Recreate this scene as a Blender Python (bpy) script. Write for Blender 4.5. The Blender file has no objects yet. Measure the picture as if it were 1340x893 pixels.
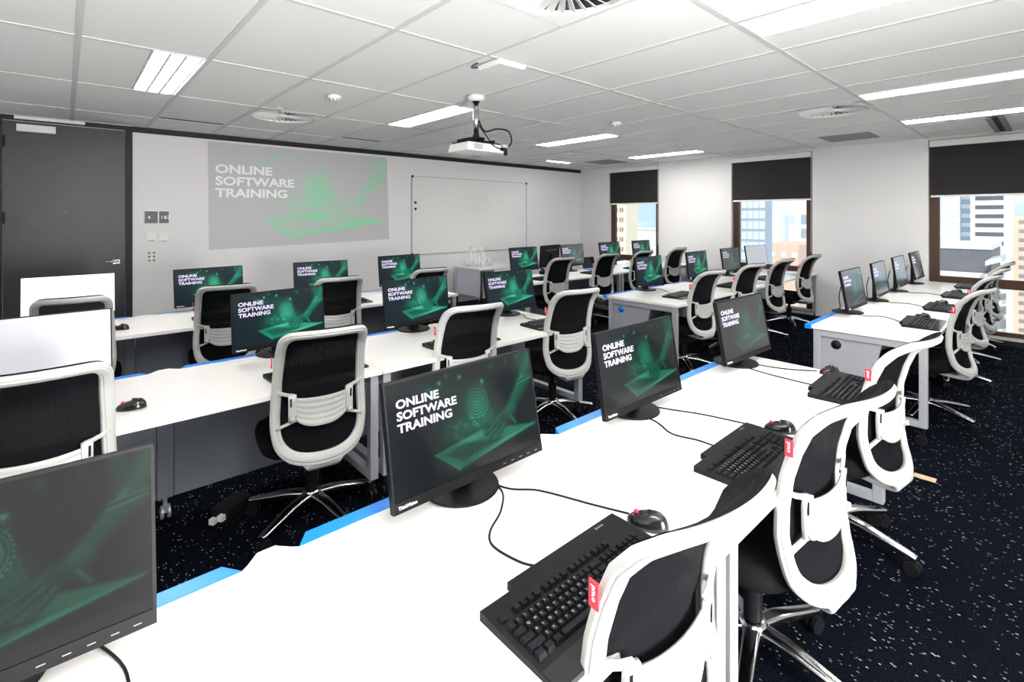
import bpy, bmesh, math, random
import numpy as np
from mathutils import Vector, Matrix
random.seed(7)
R = math.radians
S = bpy.context.scene
C = S.collection

# ------------------------------------------------------------------ camera, world, light, exposure
cam = bpy.data.cameras.new('camera'); cam.sensor_width = 36; cam.lens = 648 / 1340 * 36
cam.shift_y = -162 / 1340; cam.clip_start = .05; cam.clip_end = 1500
co = bpy.data.objects.new('camera', cam); C.objects.link(co)
co.location = (0, 0, 1.51); co.rotation_euler = (R(90), 0, -.735)
S.camera = co
S.view_settings.view_transform = 'Standard'; S.view_settings.look = 'None'
S.view_settings.gamma = 1; S.view_settings.use_curve_mapping = False
S.view_settings.exposure = 0.32
PANEL = 25.5        # ceiling light panels
SUN = 2.8
SKY = 1.0
w = bpy.data.worlds.new('sky'); S.world = w; w.use_nodes = True
nt = w.node_tree; nt.nodes.clear()
wo = nt.nodes.new('ShaderNodeOutputWorld'); bg = nt.nodes.new('ShaderNodeBackground')
tc = nt.nodes.new('ShaderNodeTexCoord'); no = nt.nodes.new('ShaderNodeTexNoise'); cr = nt.nodes.new('ShaderNodeValToRGB')
mp = nt.nodes.new('ShaderNodeMapping'); mp.inputs['Scale'].default_value = (1, 1, 4)
no.inputs['Scale'].default_value = 3.2; no.inputs['Detail'].default_value = 6
cr.color_ramp.elements[0].position = .42; cr.color_ramp.elements[0].color = (.55, .77, 1, 1)
cr.color_ramp.elements[1].position = .60; cr.color_ramp.elements[1].color = (1, 1, 1, 1)
nt.links.new(tc.outputs['Generated'], mp.inputs[0]); nt.links.new(mp.outputs[0], no.inputs['Vector'])
nt.links.new(no.outputs['Fac'], cr.inputs[0]); nt.links.new(cr.outputs[0], bg.inputs[0])
bg.inputs[1].default_value = SKY; nt.links.new(bg.outputs[0], wo.inputs[0])
sl = bpy.data.lights.new('sun', 'SUN'); sl.energy = SUN; sl.angle = .01; sl.color = (1, .95, .86)
so = bpy.data.objects.new('sun', sl); C.objects.link(so); so.rotation_euler = (R(48), 0, R(-62))

# fill light added behind the camera to lift ceiling and walls, like a flash
sb = bpy.data.lights.new('added_fill', 'AREA'); sb.shape = 'RECTANGLE'; sb.size = .9; sb.size_y = 1.2; sb.energy = 205; sb.color = (1, .985, .97)
sbo = bpy.data.objects.new('added_fill', sb); C.objects.link(sbo); sbo.location = (.98, -1.6, .95); sbo.rotation_euler = (R(108), 0, R(10))

# ------------------------------------------------------------------ materials
MATS = {}
def mat(name, col, rough=.5, metal=0, emit=None, estr=0, noise=None, bump=0, nscale=60, alpha=1, spec=.5, coat=0):
    m = bpy.data.materials.new(name); m.use_nodes = True
    t = m.node_tree; p = t.nodes['Principled BSDF']
    p.inputs['Base Color'].default_value = (*col, 1); p.inputs['Roughness'].default_value = rough
    p.inputs['Metallic'].default_value = metal; p.inputs['Alpha'].default_value = alpha
    p.inputs['Specular IOR Level'].default_value = spec; p.inputs['Coat Weight'].default_value = coat
    if emit: p.inputs['Emission Color'].default_value = (*emit, 1); p.inputs['Emission Strength'].default_value = estr
    if noise is not None or bump:
        c = t.nodes.new('ShaderNodeTexCoord'); n = t.nodes.new('ShaderNodeTexNoise')
        n.inputs['Scale'].default_value = nscale; n.inputs['Detail'].default_value = 5
        t.links.new(c.outputs['Object'], n.inputs['Vector'])
        if noise is not None:
            r = t.nodes.new('ShaderNodeValToRGB')
            r.color_ramp.elements[0].position = .3; r.color_ramp.elements[1].position = .7
            r.color_ramp.elements[0].color = (*noise, 1); r.color_ramp.elements[1].color = (*col, 1)
            t.links.new(n.outputs['Fac'], r.inputs[0]); t.links.new(r.outputs[0], p.inputs['Base Color'])
        if bump:
            b = t.nodes.new('ShaderNodeBump'); b.inputs['Strength'].default_value = bump; b.inputs['Distance'].default_value = .002
            t.links.new(n.outputs['Fac'], b.inputs['Height']); t.links.new(b.outputs[0], p.inputs['Normal'])
    MATS[name] = m
    return m
WALL = mat('painted plaster', (.80, .79, .79), .7, noise=(.78, .77, .77), bump=.15, nscale=90)
CEIL = mat('mineral ceiling tile', (.86, .86, .85), .9, noise=(.81, .81, .80), bump=.4, nscale=240)
GRID = mat('painted steel ceiling grid', (.66, .66, .655), .6, noise=(.63, .63, .625), nscale=20)
GAP = mat('black shadow gap', (.008, .008, .010), .6, bump=.1)
TOP = mat('white laminate desktop', (.80, .785, .76), .28, noise=(.78, .765, .74), nscale=8)
EDGE = mat('white desk edging', (.80, .80, .80), .4, noise=(.78, .78, .78), nscale=30)
WPL = mat('white chair plastic', (.48, .49, .47), .4, noise=(.46, .47, .45), nscale=15)
WPL2 = mat('white device plastic', (.85, .85, .84), .4, noise=(.83, .83, .82), nscale=15)
SIL = mat('silver painted steel', (.46, .48, .51), .38, .35, noise=(.43, .45, .48), nscale=25)
PANG = mat('grey modesty panel', (.27, .295, .345), .45, .1, noise=(.25, .275, .32), nscale=6)
BPAN = mat('pale blue table panel', (.60, .63, .72), .5, noise=(.58, .61, .70), nscale=6)
PALE = mat('pale grey side panel', (.31, .315, .35), .5, noise=(.295, .30, .335), nscale=6)
BLU = mat('blue plastic cable rail', (.0, .22, .80), .35, noise=(.0, .20, .76), nscale=30)
BLK = mat('matt black plastic', (.009, .009, .010), .45, noise=(.006, .006, .007), nscale=40, bump=.1, spec=.16)
GBL = mat('glossy black plastic', (.012, .012, .013), .15, noise=(.010, .010, .011), nscale=40)
FAB = mat('black seat fabric', (.009, .0085, .010), 1.0, noise=(.005, .005, .006), nscale=220, bump=.6, spec=.1)
KEY = mat('black key caps', (.009, .009, .011), .38, noise=(.006, .006, .008), nscale=60, spec=.18)
ALU = mat('polished aluminium', (.62, .62, .63), .16, 1, noise=(.56, .56, .57), nscale=12)
GLS = mat('clear drinking glass', (.9, .95, .95), .05, alpha=.28, bump=.05)
DOORM = mat('charcoal painted door', (.030, .033, .043), .42, noise=(.024, .027, .035), nscale=5, bump=.1)
RED = mat('red fabric tag', (.62, .02, .05), .6, noise=(.55, .02, .045), nscale=50)
BRN = mat('brown anodised window frame', (.085, .042, .025), .4, .2, noise=(.065, .032, .02), nscale=20)
BLIND = mat('charcoal blind fabric', (.024, .021, .023), .85, noise=(.015, .013, .015), nscale=160, bump=.4)
WBOARD = mat('gloss whiteboard enamel', (.80, .80, .79), .12, noise=(.79, .79, .78), nscale=4)
LIT = mat('lit light diffuser', (.9, .9, .9), .5, emit=(1, .985, .955), estr=PANEL, bump=.05)
WLET = mat('white lettering', (.9, .9, .9), .5, emit=(.9, .88, .95), estr=.35, bump=.02)
LLET = mat('lit lilac slide lettering', (.2, .2, .2), .4, emit=(.62, .52, .80), estr=.85, bump=.02)
PLET = mat('projected white lettering', (.95, .95, .95), .7, bump=.02)
WSCR = mat('blank white lit screen', (.3, .3, .3), .3, emit=(.95, .96, 1.), estr=.95, bump=.02)
GLARE = mat('screen glow as painted glare', (.25, .25, .26), .3, emit=(.62, .65, .72), estr=.5, noise=(.22, .22, .23), nscale=3)  # grey glow stands in for glare reflected on the screen
LEGM = mat('grey key legends', (.35, .35, .33), .6, bump=.02)
PAPER = mat('white paper', (.86, .86, .86), .7, noise=(.84, .84, .85), nscale=10)
TAN = mat('tan card', (.48, .36, .22), .8, noise=(.42, .31, .19), nscale=30)
SOCK = mat('white power plug', (.75, .75, .73), .5, noise=(.7, .7, .69), nscale=20)
GRIL = mat('grey air grille', (.30, .29, .285), .7, noise=(.27, .26, .255), nscale=150)

def mesh_fabric():
    m = mat('black backrest mesh', (.006, .0055, .007), .95, spec=.08)
    t = m.node_tree; p = t.nodes['Principled BSDF']
    c = t.nodes.new('ShaderNodeTexCoord'); n = t.nodes.new('ShaderNodeTexWave'); n.inputs['Scale'].default_value = 70
    n.bands_direction = 'X'; t.links.new(c.outputs['Object'], n.inputs['Vector'])
    r = t.nodes.new('ShaderNodeMapRange'); r.inputs['To Min'].default_value = .84; r.inputs['To Max'].default_value = .98
    t.links.new(n.outputs['Fac'], r.inputs['Value']); t.links.new(r.outputs[0], p.inputs['Alpha'])
    return m
MESHF = mesh_fabric()
def carpet():
    m = mat('navy speckled carpet', (.01, .014, .024), 1.0, spec=.03)
    t = m.node_tree; p = t.nodes['Principled BSDF']; L = t.links.new
    c = t.nodes.new('ShaderNodeTexCoord')
    v = t.nodes.new('ShaderNodeTexVoronoi'); v.inputs['Scale'].default_value = 150
    mpn = t.nodes.new('ShaderNodeMapping'); mpn.inputs['Scale'].default_value = (1, .55, 1); mpn.inputs['Rotation'].default_value = (0, 0, .6)
    nz = t.nodes.new('ShaderNodeTexNoise'); nz.inputs['Scale'].default_value = 9; nz.inputs['Detail'].default_value = 4
    L(c.outputs['Object'], mpn.inputs[0]); L(mpn.outputs[0], v.inputs['Vector']); L(c.outputs['Object'], nz.inputs['Vector'])
    sx = t.nodes.new('ShaderNodeSeparateColor'); L(v.outputs['Color'], sx.inputs[0])
    a = t.nodes.new('ShaderNodeMath'); a.operation = 'MULTIPLY_ADD'; a.inputs[1].default_value = .30; L(nz.outputs['Fac'], a.inputs[0]); L(sx.outputs[0], a.inputs[2])
    g = t.nodes.new('ShaderNodeMath'); g.operation = 'GREATER_THAN'; g.inputs[1].default_value = 1.095; L(a.outputs[0], g.inputs[0])
    d = t.nodes.new('ShaderNodeMath'); d.operation = 'LESS_THAN'; d.inputs[1].default_value = .42; L(v.outputs['Distance'], d.inputs[0])
    mm = t.nodes.new('ShaderNodeMath'); mm.operation = 'MULTIPLY'; L(g.outputs[0], mm.inputs[0]); L(d.outputs[0], mm.inputs[1])
    n2 = t.nodes.new('ShaderNodeTexNoise'); n2.inputs['Scale'].default_value = 130; L(c.outputs['Object'], n2.inputs['Vector'])
    r = t.nodes.new('ShaderNodeValToRGB'); r.color_ramp.elements[0].position = .35; r.color_ramp.elements[1].position = .7
    r.color_ramp.elements[0].color = (.001, .0015, .003, 1); r.color_ramp.elements[1].color = (.004, .0065, .012, 1); L(n2.outputs['Fac'], r.inputs[0])
    sp = t.nodes.new('ShaderNodeValToRGB'); sp.color_ramp.elements[0].color = (.09, .12, .15, 1); sp.color_ramp.elements[1].color = (.34, .31, .24, 1); L(sx.outputs[1], sp.inputs[0])
    mx = t.nodes.new('ShaderNodeMix'); mx.data_type = 'RGBA'; L(mm.outputs[0], mx.inputs[0]); L(r.outputs[0], mx.inputs[6]); L(sp.outputs[0], mx.inputs[7])
    L(mx.outputs[2], p.inputs['Base Color'])
    b = t.nodes.new('ShaderNodeBump'); b.inputs['Distance'].default_value = .004; b.inputs['Strength'].default_value = .6; L(n2.outputs['Fac'], b.inputs['Height']); L(b.outputs[0], p.inputs['Normal'])
    return m
CARPET = carpet()
def attr_mat(name, emis, rough, base=.006):
    m = mat(name, (base,) * 3, rough, spec=.5 if not emis else .3); t = m.node_tree; p = t.nodes['Principled BSDF']
    a = t.nodes.new('ShaderNodeAttribute'); a.attribute_name = 'slide'
    if emis:
        t.links.new(a.outputs['Color'], p.inputs['Emission Color']); p.inputs['Emission Strength'].default_value = emis
    else: t.links.new(a.outputs['Color'], p.inputs['Base Color'])
    return m
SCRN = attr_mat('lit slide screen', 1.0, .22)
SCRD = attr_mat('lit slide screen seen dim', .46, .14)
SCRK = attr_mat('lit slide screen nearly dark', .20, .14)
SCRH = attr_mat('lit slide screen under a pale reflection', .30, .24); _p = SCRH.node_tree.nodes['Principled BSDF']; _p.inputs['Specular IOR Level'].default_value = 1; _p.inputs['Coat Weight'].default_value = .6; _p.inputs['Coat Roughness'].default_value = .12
PROJ = attr_mat('projector light as painted slide', 0, .75)
def glassmat():
    m = bpy.data.materials.new('window glass'); m.use_nodes = True; t = m.node_tree; t.nodes.clear()
    o = t.nodes.new('ShaderNodeOutputMaterial'); mx = t.nodes.new('ShaderNodeMixShader'); tr = t.nodes.new('ShaderNodeBsdfTransparent')
    g = t.nodes.new('ShaderNodeBsdfGlossy'); g.inputs['Roughness'].default_value = .02; f = t.nodes.new('ShaderNodeFresnel'); f.inputs[0].default_value = 1.3
    tr.inputs[0].default_value = (.96, .98, .98, 1)
    t.links.new(f.outputs[0], mx.inputs[0]); t.links.new(tr.outputs[0], mx.inputs[1]); t.links.new(g.outputs[0], mx.inputs[2]); t.links.new(mx.outputs[0], o.inputs[0])
    return m
PANE = glassmat()
def bmat(name, c, c2=None, r=.8): return mat(name, c, r, noise=c2 or tuple(x * .93 for x in c), nscale=.6)
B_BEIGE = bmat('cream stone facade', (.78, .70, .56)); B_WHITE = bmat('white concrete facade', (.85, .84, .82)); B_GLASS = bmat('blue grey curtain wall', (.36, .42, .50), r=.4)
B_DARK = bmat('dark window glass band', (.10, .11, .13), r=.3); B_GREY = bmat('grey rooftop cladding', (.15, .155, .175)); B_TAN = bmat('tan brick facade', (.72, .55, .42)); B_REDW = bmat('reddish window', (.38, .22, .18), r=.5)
B_GBAND = bmat('grey window band', (.30, .27, .27), r=.4); B_PALE = bmat('hazy pale facade', (.62, .68, .76)); B_ROOF = bmat('terracotta roof', (.70, .50, .40)); B_GREEN = bmat('light grey concrete deck', (.70, .69, .66))

# ------------------------------------------------------------------ helpers
def box(bm, x0, y0, z0, x1, y1, z1, M=None):
    r = bmesh.ops.create_cube(bm, size=1); vs = r['verts']
    for v in vs:
        v.co = Vector(((x0 + x1) / 2 + v.co.x * (x1 - x0), (y0 + y1) / 2 + v.co.y * (y1 - y0), (z0 + z1) / 2 + v.co.z * (z1 - z0)))
        if M: v.co = M @ v.co
    return vs
def cyl(bm, p0, p1, r0, r1=None, n=20):
    p0 = Vector(p0); p1 = Vector(p1); d = p1 - p0
    M = Matrix.Translation((p0 + p1) / 2) @ d.to_track_quat('Z', 'Y').to_matrix().to_4x4()
    bmesh.ops.create_cone(bm, cap_ends=True, segments=n, radius1=r0, radius2=r0 if r1 is None else r1, depth=d.length, matrix=M)
def lathe(bm, prof, n=24, M=None):
    rings = []
    for r, z in prof:
        rings.append([bm.verts.new((r * math.cos(2 * math.pi * k / n), r * math.sin(2 * math.pi * k / n), z)) for k in range(n)])
    for a, b in zip(rings, rings[1:]):
        for k in range(n): bm.faces.new((a[k], a[(k + 1) % n], b[(k + 1) % n], b[k]))
    if prof[0][0] > 0: bm.faces.new(rings[0][::-1])
    if prof[-1][0] > 0: bm.faces.new(rings[-1])
    if M:
        for rg in rings:
            for v in rg: v.co = M @ v.co
def tube(bm, pts, r, n=8):
    pts = [Vector(p) for p in pts]; rings = []
    for i, p in enumerate(pts):
        d = (pts[min(i + 1, len(pts) - 1)] - pts[max(i - 1, 0)]).normalized()
        u = d.cross(Vector((0, 0, 1)));
        if u.length < .1: u = d.cross(Vector((1, 0, 0)))
        u.normalize(); v = d.cross(u)
        rings.append([bm.verts.new(p + u * r * math.cos(2 * math.pi * k / n) + v * r * math.sin(2 * math.pi * k / n)) for k in range(n)])
    for a, b in zip(rings, rings[1:]):
        for k in range(n): bm.faces.new((a[k], a[(k + 1) % n], b[(k + 1) % n], b[k]))
    bm.faces.new(rings[0][::-1]); bm.faces.new(rings[-1])
def sweep(bm, pts, frames, sec, closed=False):
    rings = []
    for p, (a, b), s in zip(pts, frames, sec):
        rings.append([bm.verts.new(p + a * u + b * v) for u, v in s])
    n = len(sec[0]); m = len(rings)
    for i in range(m if closed else m - 1):
        A = rings[i]; B = rings[(i + 1) % m]
        for k in range(n): bm.faces.new((A[k], A[(k + 1) % n], B[(k + 1) % n], B[k]))
    if not closed: bm.faces.new(rings[0][::-1]); bm.faces.new(rings[-1])
def spline(P, n=8, closed=False):
    P = [Vector(p) for p in P]; out = []; m = len(P)
    for i in range(m if closed else m - 1):
        p0 = P[(i - 1) % m] if closed or i > 0 else P[0]; p1 = P[i]; p2 = P[(i + 1) % m]; p3 = P[(i + 2) % m] if closed or i + 2 < m else P[-1]
        for k in range(n):
            t = k / n
            out.append(.5 * ((2 * p1) + (p2 - p0) * t + (2 * p0 - 5 * p1 + 4 * p2 - p3) * t * t + (3 * p1 - p0 - 3 * p2 + p3) * t ** 3))
    if not closed: out.append(P[-1])
    return out
def rsec(a, b, r=.35, n=3):
    s = []; rr = min(a, b) * r
    for cx, cy, t0 in ((a - rr, b - rr, 0), (-a + rr, b - rr, 90), (-a + rr, -b + rr, 180), (a - rr, -b + rr, 270)):
        for k in range(n + 1):
            t = R(t0 + 90 * k / n); s.append((cx + rr * math.cos(t), cy + rr * math.sin(t)))
    return s
def mk(name, bm, m, parent=None, smooth=False, bevel=0, loc=None):
    bmesh.ops.recalc_face_normals(bm, faces=bm.faces[:])
    me = bpy.data.meshes.new(name); bm.to_mesh(me); bm.free()
    if smooth:
        for p in me.polygons: p.use_smooth = True
    me.materials.append(m)
    return link(name, me, parent, bevel, loc, smooth)
def link(name, me, parent=None, bevel=0, loc=None, smooth=False):
    o = bpy.data.objects.new(name, me); C.objects.link(o)
    if parent: o.parent = parent
    if loc: o.location = loc
    if bevel:
        b = o.modifiers.new('bevel', 'BEVEL'); b.width = bevel; b.segments = 2; b.limit_method = 'ANGLE'; b.angle_limit = R(40)
    if smooth == 2:
        for p in me.polygons: p.use_smooth = True
    return o
def tag(o, label=None, cat=None, group=None, kind=None):
    if label: o['label'] = label
    if cat: o['category'] = cat
    if group: o['group'] = group
    if kind: o['kind'] = kind
    return o
def empty(name, loc, rz=0):
    o = bpy.data.objects.new(name, None); C.objects.link(o); o.location = loc; o.rotation_euler = (0, 0, rz); o.empty_display_size = .1
    return o
KIDS = {}
def kids(o): return [c for c in bpy.data.objects if c.parent == o]
def copy_tree(o, parent=None):
    c = o.copy(); C.objects.link(c); c.parent = parent
    if o.name not in KIDS: KIDS[o.name] = kids(o)
    for k in KIDS[o.name]: copy_tree(k, c)
    return c
def B(): return bmesh.new()
def boxes(name, L, m, parent=None, bevel=0):
    bm = B()
    for b in L: box(bm, *b)
    return mk(name, bm, m, parent, bevel=bevel)
def text_mesh(body, size, bold=.0, spacing=1., align='LEFT'):
    cu = bpy.data.curves.new('text', 'FONT'); cu.body = body; cu.size = size; cu.offset = bold; cu.space_line = spacing
    cu.align_x = align; cu.extrude = .0008; cu.resolution_u = 3
    o = bpy.data.objects.new('text', cu); C.objects.link(o)
    dg = bpy.context.evaluated_depsgraph_get(); me = bpy.data.meshes.new_from_object(o.evaluated_get(dg))
    bpy.data.objects.remove(o); bpy.data.curves.remove(cu)
    co = np.array([v.co[:] for v in me.vertices])
    return me, co
def set_co(me, co, m):
    for v, c_ in zip(me.vertices, co): v.co = c_
    me.materials.clear(); me.materials.append(m); me.update()

# ------------------------------------------------------------------ the room
X1, Y1, X0, Y0, ZC = 8.21, 6.90, -1.25, -2.0, 2.52
st = lambda o, label, cat='': tag(o, label, cat or None, None, 'structure')
st(boxes('floor', [(X0 - .2, Y0 - .2, -.15, X1 + .16, Y1 + .2, 0)], CARPET), 'dark navy carpet floor with pale flecks', 'floor')
ceiling = st(boxes('ceiling', [(X0 - .2, Y0 - .2, ZC + .06, X1 + .2, Y1 + .2, ZC + .3)], CEIL), 'white tiled ceiling with grey grid', 'ceiling')
st(boxes('wall_front', [(X0 - .2, Y1, 0, -.50, Y1 + .15, ZC + .06), (-.50, Y1, 2.47, .56, Y1 + .15, ZC + .06), (.56, Y1, 0, X1 + .2, Y1 + .15, ZC + .06)], WALL), 'white front wall behind the whiteboard', 'wall')
st(boxes('wall_left', [(X0 - .15, Y0 - .2, 0, X0, Y1, ZC + .06)], WALL), 'white left side wall', 'wall')
st(boxes('wall_back', [(X0, Y0 - .15, 0, X1, Y0, ZC + .06)], WALL), 'white wall behind the camera', 'wall')
st(boxes('trim_1', [(.56, Y1 - .012, 2.455, X1, Y1, ZC), (X0, Y1 - .012, 2.455, -.50, Y1, ZC)], GAP), 'thin black strip between front wall and ceiling', 'trim')
WIN = [(5.01, 6.14), (2.456, 3.655), (-.62, 1.128)]   # openings in the window wall
L = []; ys = [Y0 - .2]
for a, b in sorted(WIN): ys += [a, b]
ys.append(Y1)
for i in range(0, len(ys), 2): L.append((X1, ys[i], 0, X1 + .16, ys[i + 1], ZC + .06))
for a, b in WIN: L += [(X1, a, 2.495, X1 + .16, b, ZC + .06), (X1, a, 0, X1 + .16, b, .065)]
st(boxes('wall_right', L, WALL), 'white window wall with three tall openings', 'wall')
L = []
for i in range(0, len(ys), 2): L.append((X1 - .012, max(ys[i], Y0), 0, X1, ys[i + 1], .07))
st(boxes('baseboard_right', [(X1 - .012, Y0, 0, X1, Y1, .06)], GAP), 'low black skirting along the window wall', 'skirting')
st(boxes('baseboard_front', [(.56, Y1 - .012, 0, X1 - .012, Y1, .06)], GAP), 'low black skirting along the front wall', 'skirting')

# ceiling grid, tiles
GX0, GDX, GY0, GDY = .058, .6332, -.1266, 1.2665
FIX = [(.405, 3.66), (2.605, 3.66), (4.86, 3.66), (7.06, 3.66), (2.64, -.11), (4.88, -.11), (6.52, -.11), (.405, -.11), (.405, -1.38), (4.88, -1.38)]
FW, FL = .245, 1.235
SW = [(1.641, 1.457), (1.641, 5.255), (5.44, 1.457), (6.07, 5.255)]      # swirl diffusers
GR = [(7.338, 5.57), (7.338, 1.79)]       # return air grilles
cut = [(x - .012, y, x + FW + .012, y + FL) for x, y in FIX] + [(x - .305, y - .305, x + .305, y + .305) for x, y in SW] + [(x - .30, y - .27, x + .30, y + .27) for x, y in GR]
bars = []
i0, i1 = math.ceil((X0 - GX0) / GDX), math.floor((X1 - GX0) / GDX)
j0, j1 = math.ceil((Y0 - GY0) / GDY), math.floor((Y1 - GY0) / GDY)
bw = .014
for i in range(i0, i1 + 1): bars.append((GX0 + i * GDX - bw, Y0, ZC, GX0 + i * GDX + bw, Y1, ZC + .03))
for j in range(j0, j1 + 1):
    xs = [X0] + [GX0 + i * GDX for i in range(i0, i1 + 1)] + [X1]
    for a, b in zip(xs, xs[1:]): bars.append((a + (bw if a > X0 else 0), GY0 + j * GDY - bw, ZC + .0005, b - (bw if b < X1 else 0), GY0 + j * GDY + bw, ZC + .03))
tag(boxes('ceiling_grid', bars, GRID, ceiling), kind='stuff')
xs = [X0] + [GX0 + i * GDX for i in range(i0, i1 + 1)] + [X1]; yy = [Y0] + [GY0 + j * GDY for j in range(j0, j1 + 1)] + [Y1]
TM = {}
for xa, xb in zip(xs, xs[1:]):
    for ya, yb in zip(yy, yy[1:]):
        ra = [(xa + bw, ya + bw, xb - bw, yb - bw)]
        for c_ in cut:
            nr = []
            for r_ in ra:
                ox0, oy0, ox1, oy1 = max(r_[0], c_[0]), max(r_[1], c_[1]), min(r_[2], c_[2]), min(r_[3], c_[3])
                if ox1 - ox0 <= .02 or oy1 - oy0 <= .02: nr.append(r_); continue
                if oy0 - r_[1] > .03: nr.append((r_[0], r_[1], r_[2], oy0))
                if r_[3] - oy1 > .03: nr.append((r_[0], oy1, r_[2], r_[3]))
                if ox0 - r_[0] > .03: nr.append((r_[0], oy0, ox0, oy1))
                if r_[2] - ox1 > .03: nr.append((ox1, oy0, r_[2], oy1))
            ra = nr
        for r_ in ra:
            wx, wy = round(r_[2] - r_[0], 3), round(r_[3] - r_[1], 3)
            if (wx, wy) not in TM:
                bm = B(); box(bm, -wx / 2, -wy / 2, 0, wx / 2, wy / 2, .018)
                me = bpy.data.meshes.new('ceiling_tile'); bm.to_mesh(me); bm.free(); me.materials.append(CEIL); TM[(wx, wy)] = me
            link('ceiling_tile', TM[(wx, wy)], ceiling, loc=((r_[0] + r_[2]) / 2, (r_[1] + r_[3]) / 2, ZC + .006))

# ceiling lights
def light(x, y, label, dividers):
    t = tag(empty('ceiling_light', (x, y, ZC)), label, 'ceiling light', 'recessed ceiling lights')
    f = .010
    boxes('light_frame', [(-f, 0, -.004, 0, FL, .02), (FW, 0, -.004, FW + f, FL, .02), (0, 0, -.004, FW, f, .02), (0, FL - f, -.004, FW, FL, .02)], GRID, t)
    cuts = [0] + [FW * k / (dividers + 1) for k in range(1, dividers + 1)] + [FW]
    for a, b in zip(cuts, cuts[1:]):
        boxes('diffuser', [(a + .004, f, .002, b - .004, FL - f, .012)], LIT, t)
    if dividers:
        boxes('divider', [(c_ - .008, f, -.006, c_ + .008, FL - f, .014) for c_ in cuts[1:-1]], GRID, t)
    return t
ll = ['ceiling light above the black door end, nearest the left wall', 'ceiling light just behind the projector pole', 'ceiling light beyond the projector, before the small swirl vent', 'ceiling light nearest the far window',
      'large bright ceiling light at the top edge of the photo', 'upper of the two ceiling lights over the right window', 'ceiling light closest to the right window blind']
for k, (x, y) in enumerate(FIX):
    light(x, y, ll[k] if k < len(ll) else ['ceiling light overhead left, above the camera', 'ceiling light behind the camera on the left', 'ceiling light behind the camera on the right'][k - 7], 2 if k in (0, 1) else 0)
# cross blades seen on two of the lights
for k in (5, 6):
    x, y = FIX[k]
    o = [q for q in bpy.data.objects if q.name.startswith('ceiling_light') and abs(q.location.x - x) < .01 and abs(q.location.y - y) < .01][0]
    for q in range(10): boxes('light_blade', [(.10, .1 + q * .11, -.002, .14, .104 + q * .11, .002)], GRID, o)
# swirl diffusers
def swirl(x, y, label):
    t = tag(empty('swirl_diffuser', (x, y, ZC)), label, 'air vent', 'round swirl air diffusers')
    bm = B(); n = 48; ro = .285
    inn = [bm.verts.new((ro * math.cos(2 * math.pi * k / n), ro * math.sin(2 * math.pi * k / n), -.004)) for k in range(n)]
    def sq(k):
        a = 2 * math.pi * k / n; cx, sy = math.cos(a), math.sin(a); m_ = .302 / max(abs(cx), abs(sy)); return (cx * m_, sy * m_, -.004)
    out = [bm.verts.new(sq(k)) for k in range(n)]
    up = [bm.verts.new((v.co.x, v.co.y, .02)) for v in inn]
    for k in range(n):
        q = (k + 1) % n; bm.faces.new((inn[k], inn[q], out[q], out[k])); bm.faces.new((up[k], up[q], inn[q], inn[k]))
    mk('plate', bm, CEIL, t)
    bm = B(); lathe(bm, [(.287, .0205), (.287, .052), (0.0, .052)][::-1], 32); mk('duct', bm, GAP, t)
    bm = B()
    for k in range(30):
        M = Matrix.Rotation(2 * math.pi * k / 30, 4, 'Z') @ Matrix.Translation((.165, 0, .014)) @ Matrix.Rotation(R(32), 4, 'X')
        vs = box(bm, -.115, -.017, -.0015, .115, .017, .0015)
        for v in vs:
            v.co.y *= .45 if v.co.x < 0 else 1.35
            v.co = M @ v.co
    tag(mk('vane', bm, WPL2, t), kind='stuff')
    bm = B(); lathe(bm, [(.02, -.002), (.055, 0), (.055, .02)], 24); mk('hub', bm, WPL2, t)
for (x, y), l_ in zip(SW, ['large round swirl air vent at the top edge', 'round swirl air vent in the ceiling near the projected slide', 'round swirl air vent in the ceiling left of the right lights', 'small far round swirl air vent above the whiteboard end']): swirl(x, y, l_)
for (x, y), l_ in zip(GR, ['grey square air grille near the far room corner', 'grey square air grille above the middle white wall pier']):
    t = tag(empty('return_air_grille', (x, y, ZC)), l_, 'air grille', 'grey return air grilles')
    boxes('grille_frame', [(-.295, -.265, -.003, .295, -.25, .02), (-.295, .25, -.003, .295, .265, .02), (-.295, -.25, -.003, -.28, .25, .02), (.28, -.25, -.003, .295, .25, .02)], GRIL, t)
    boxes('grille_core', [(-.28, -.25, 0, .28, .25, .012)], GRIL, t)
for (xa, xb, y, m_, l_) in [(.713, 1.287, 6.13, GAP, 'thin dark slot vent near the black door'), (2.6, 3.13, 6.10, GAP, 'thin dark slot vent above the projected slide'), (6.43, 7.03, 6.17, LIT, 'thin lit strip in the ceiling near the far corner')]:
    tag(boxes('ceiling_slot', [(xa, y - .018, ZC + .0008, xb, y + .018, ZC + .0058)], m_), l_, 'slot vent', 'ceiling slots by the front wall')
t = tag(empty('linear_diffuser', (7.55, .44, ZC)), 'short dark linear slot diffuser above the right window blind', 'air vent')
boxes('diffuser_frame', [(-.62, -.07, -.012, .60, -.025, -.001), (-.62, .025, -.012, .60, .07, -.001)], GRIL, t); boxes('slot', [(-.62, -.025, -.006, .60, .025, -.001)], GAP, t)
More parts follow.
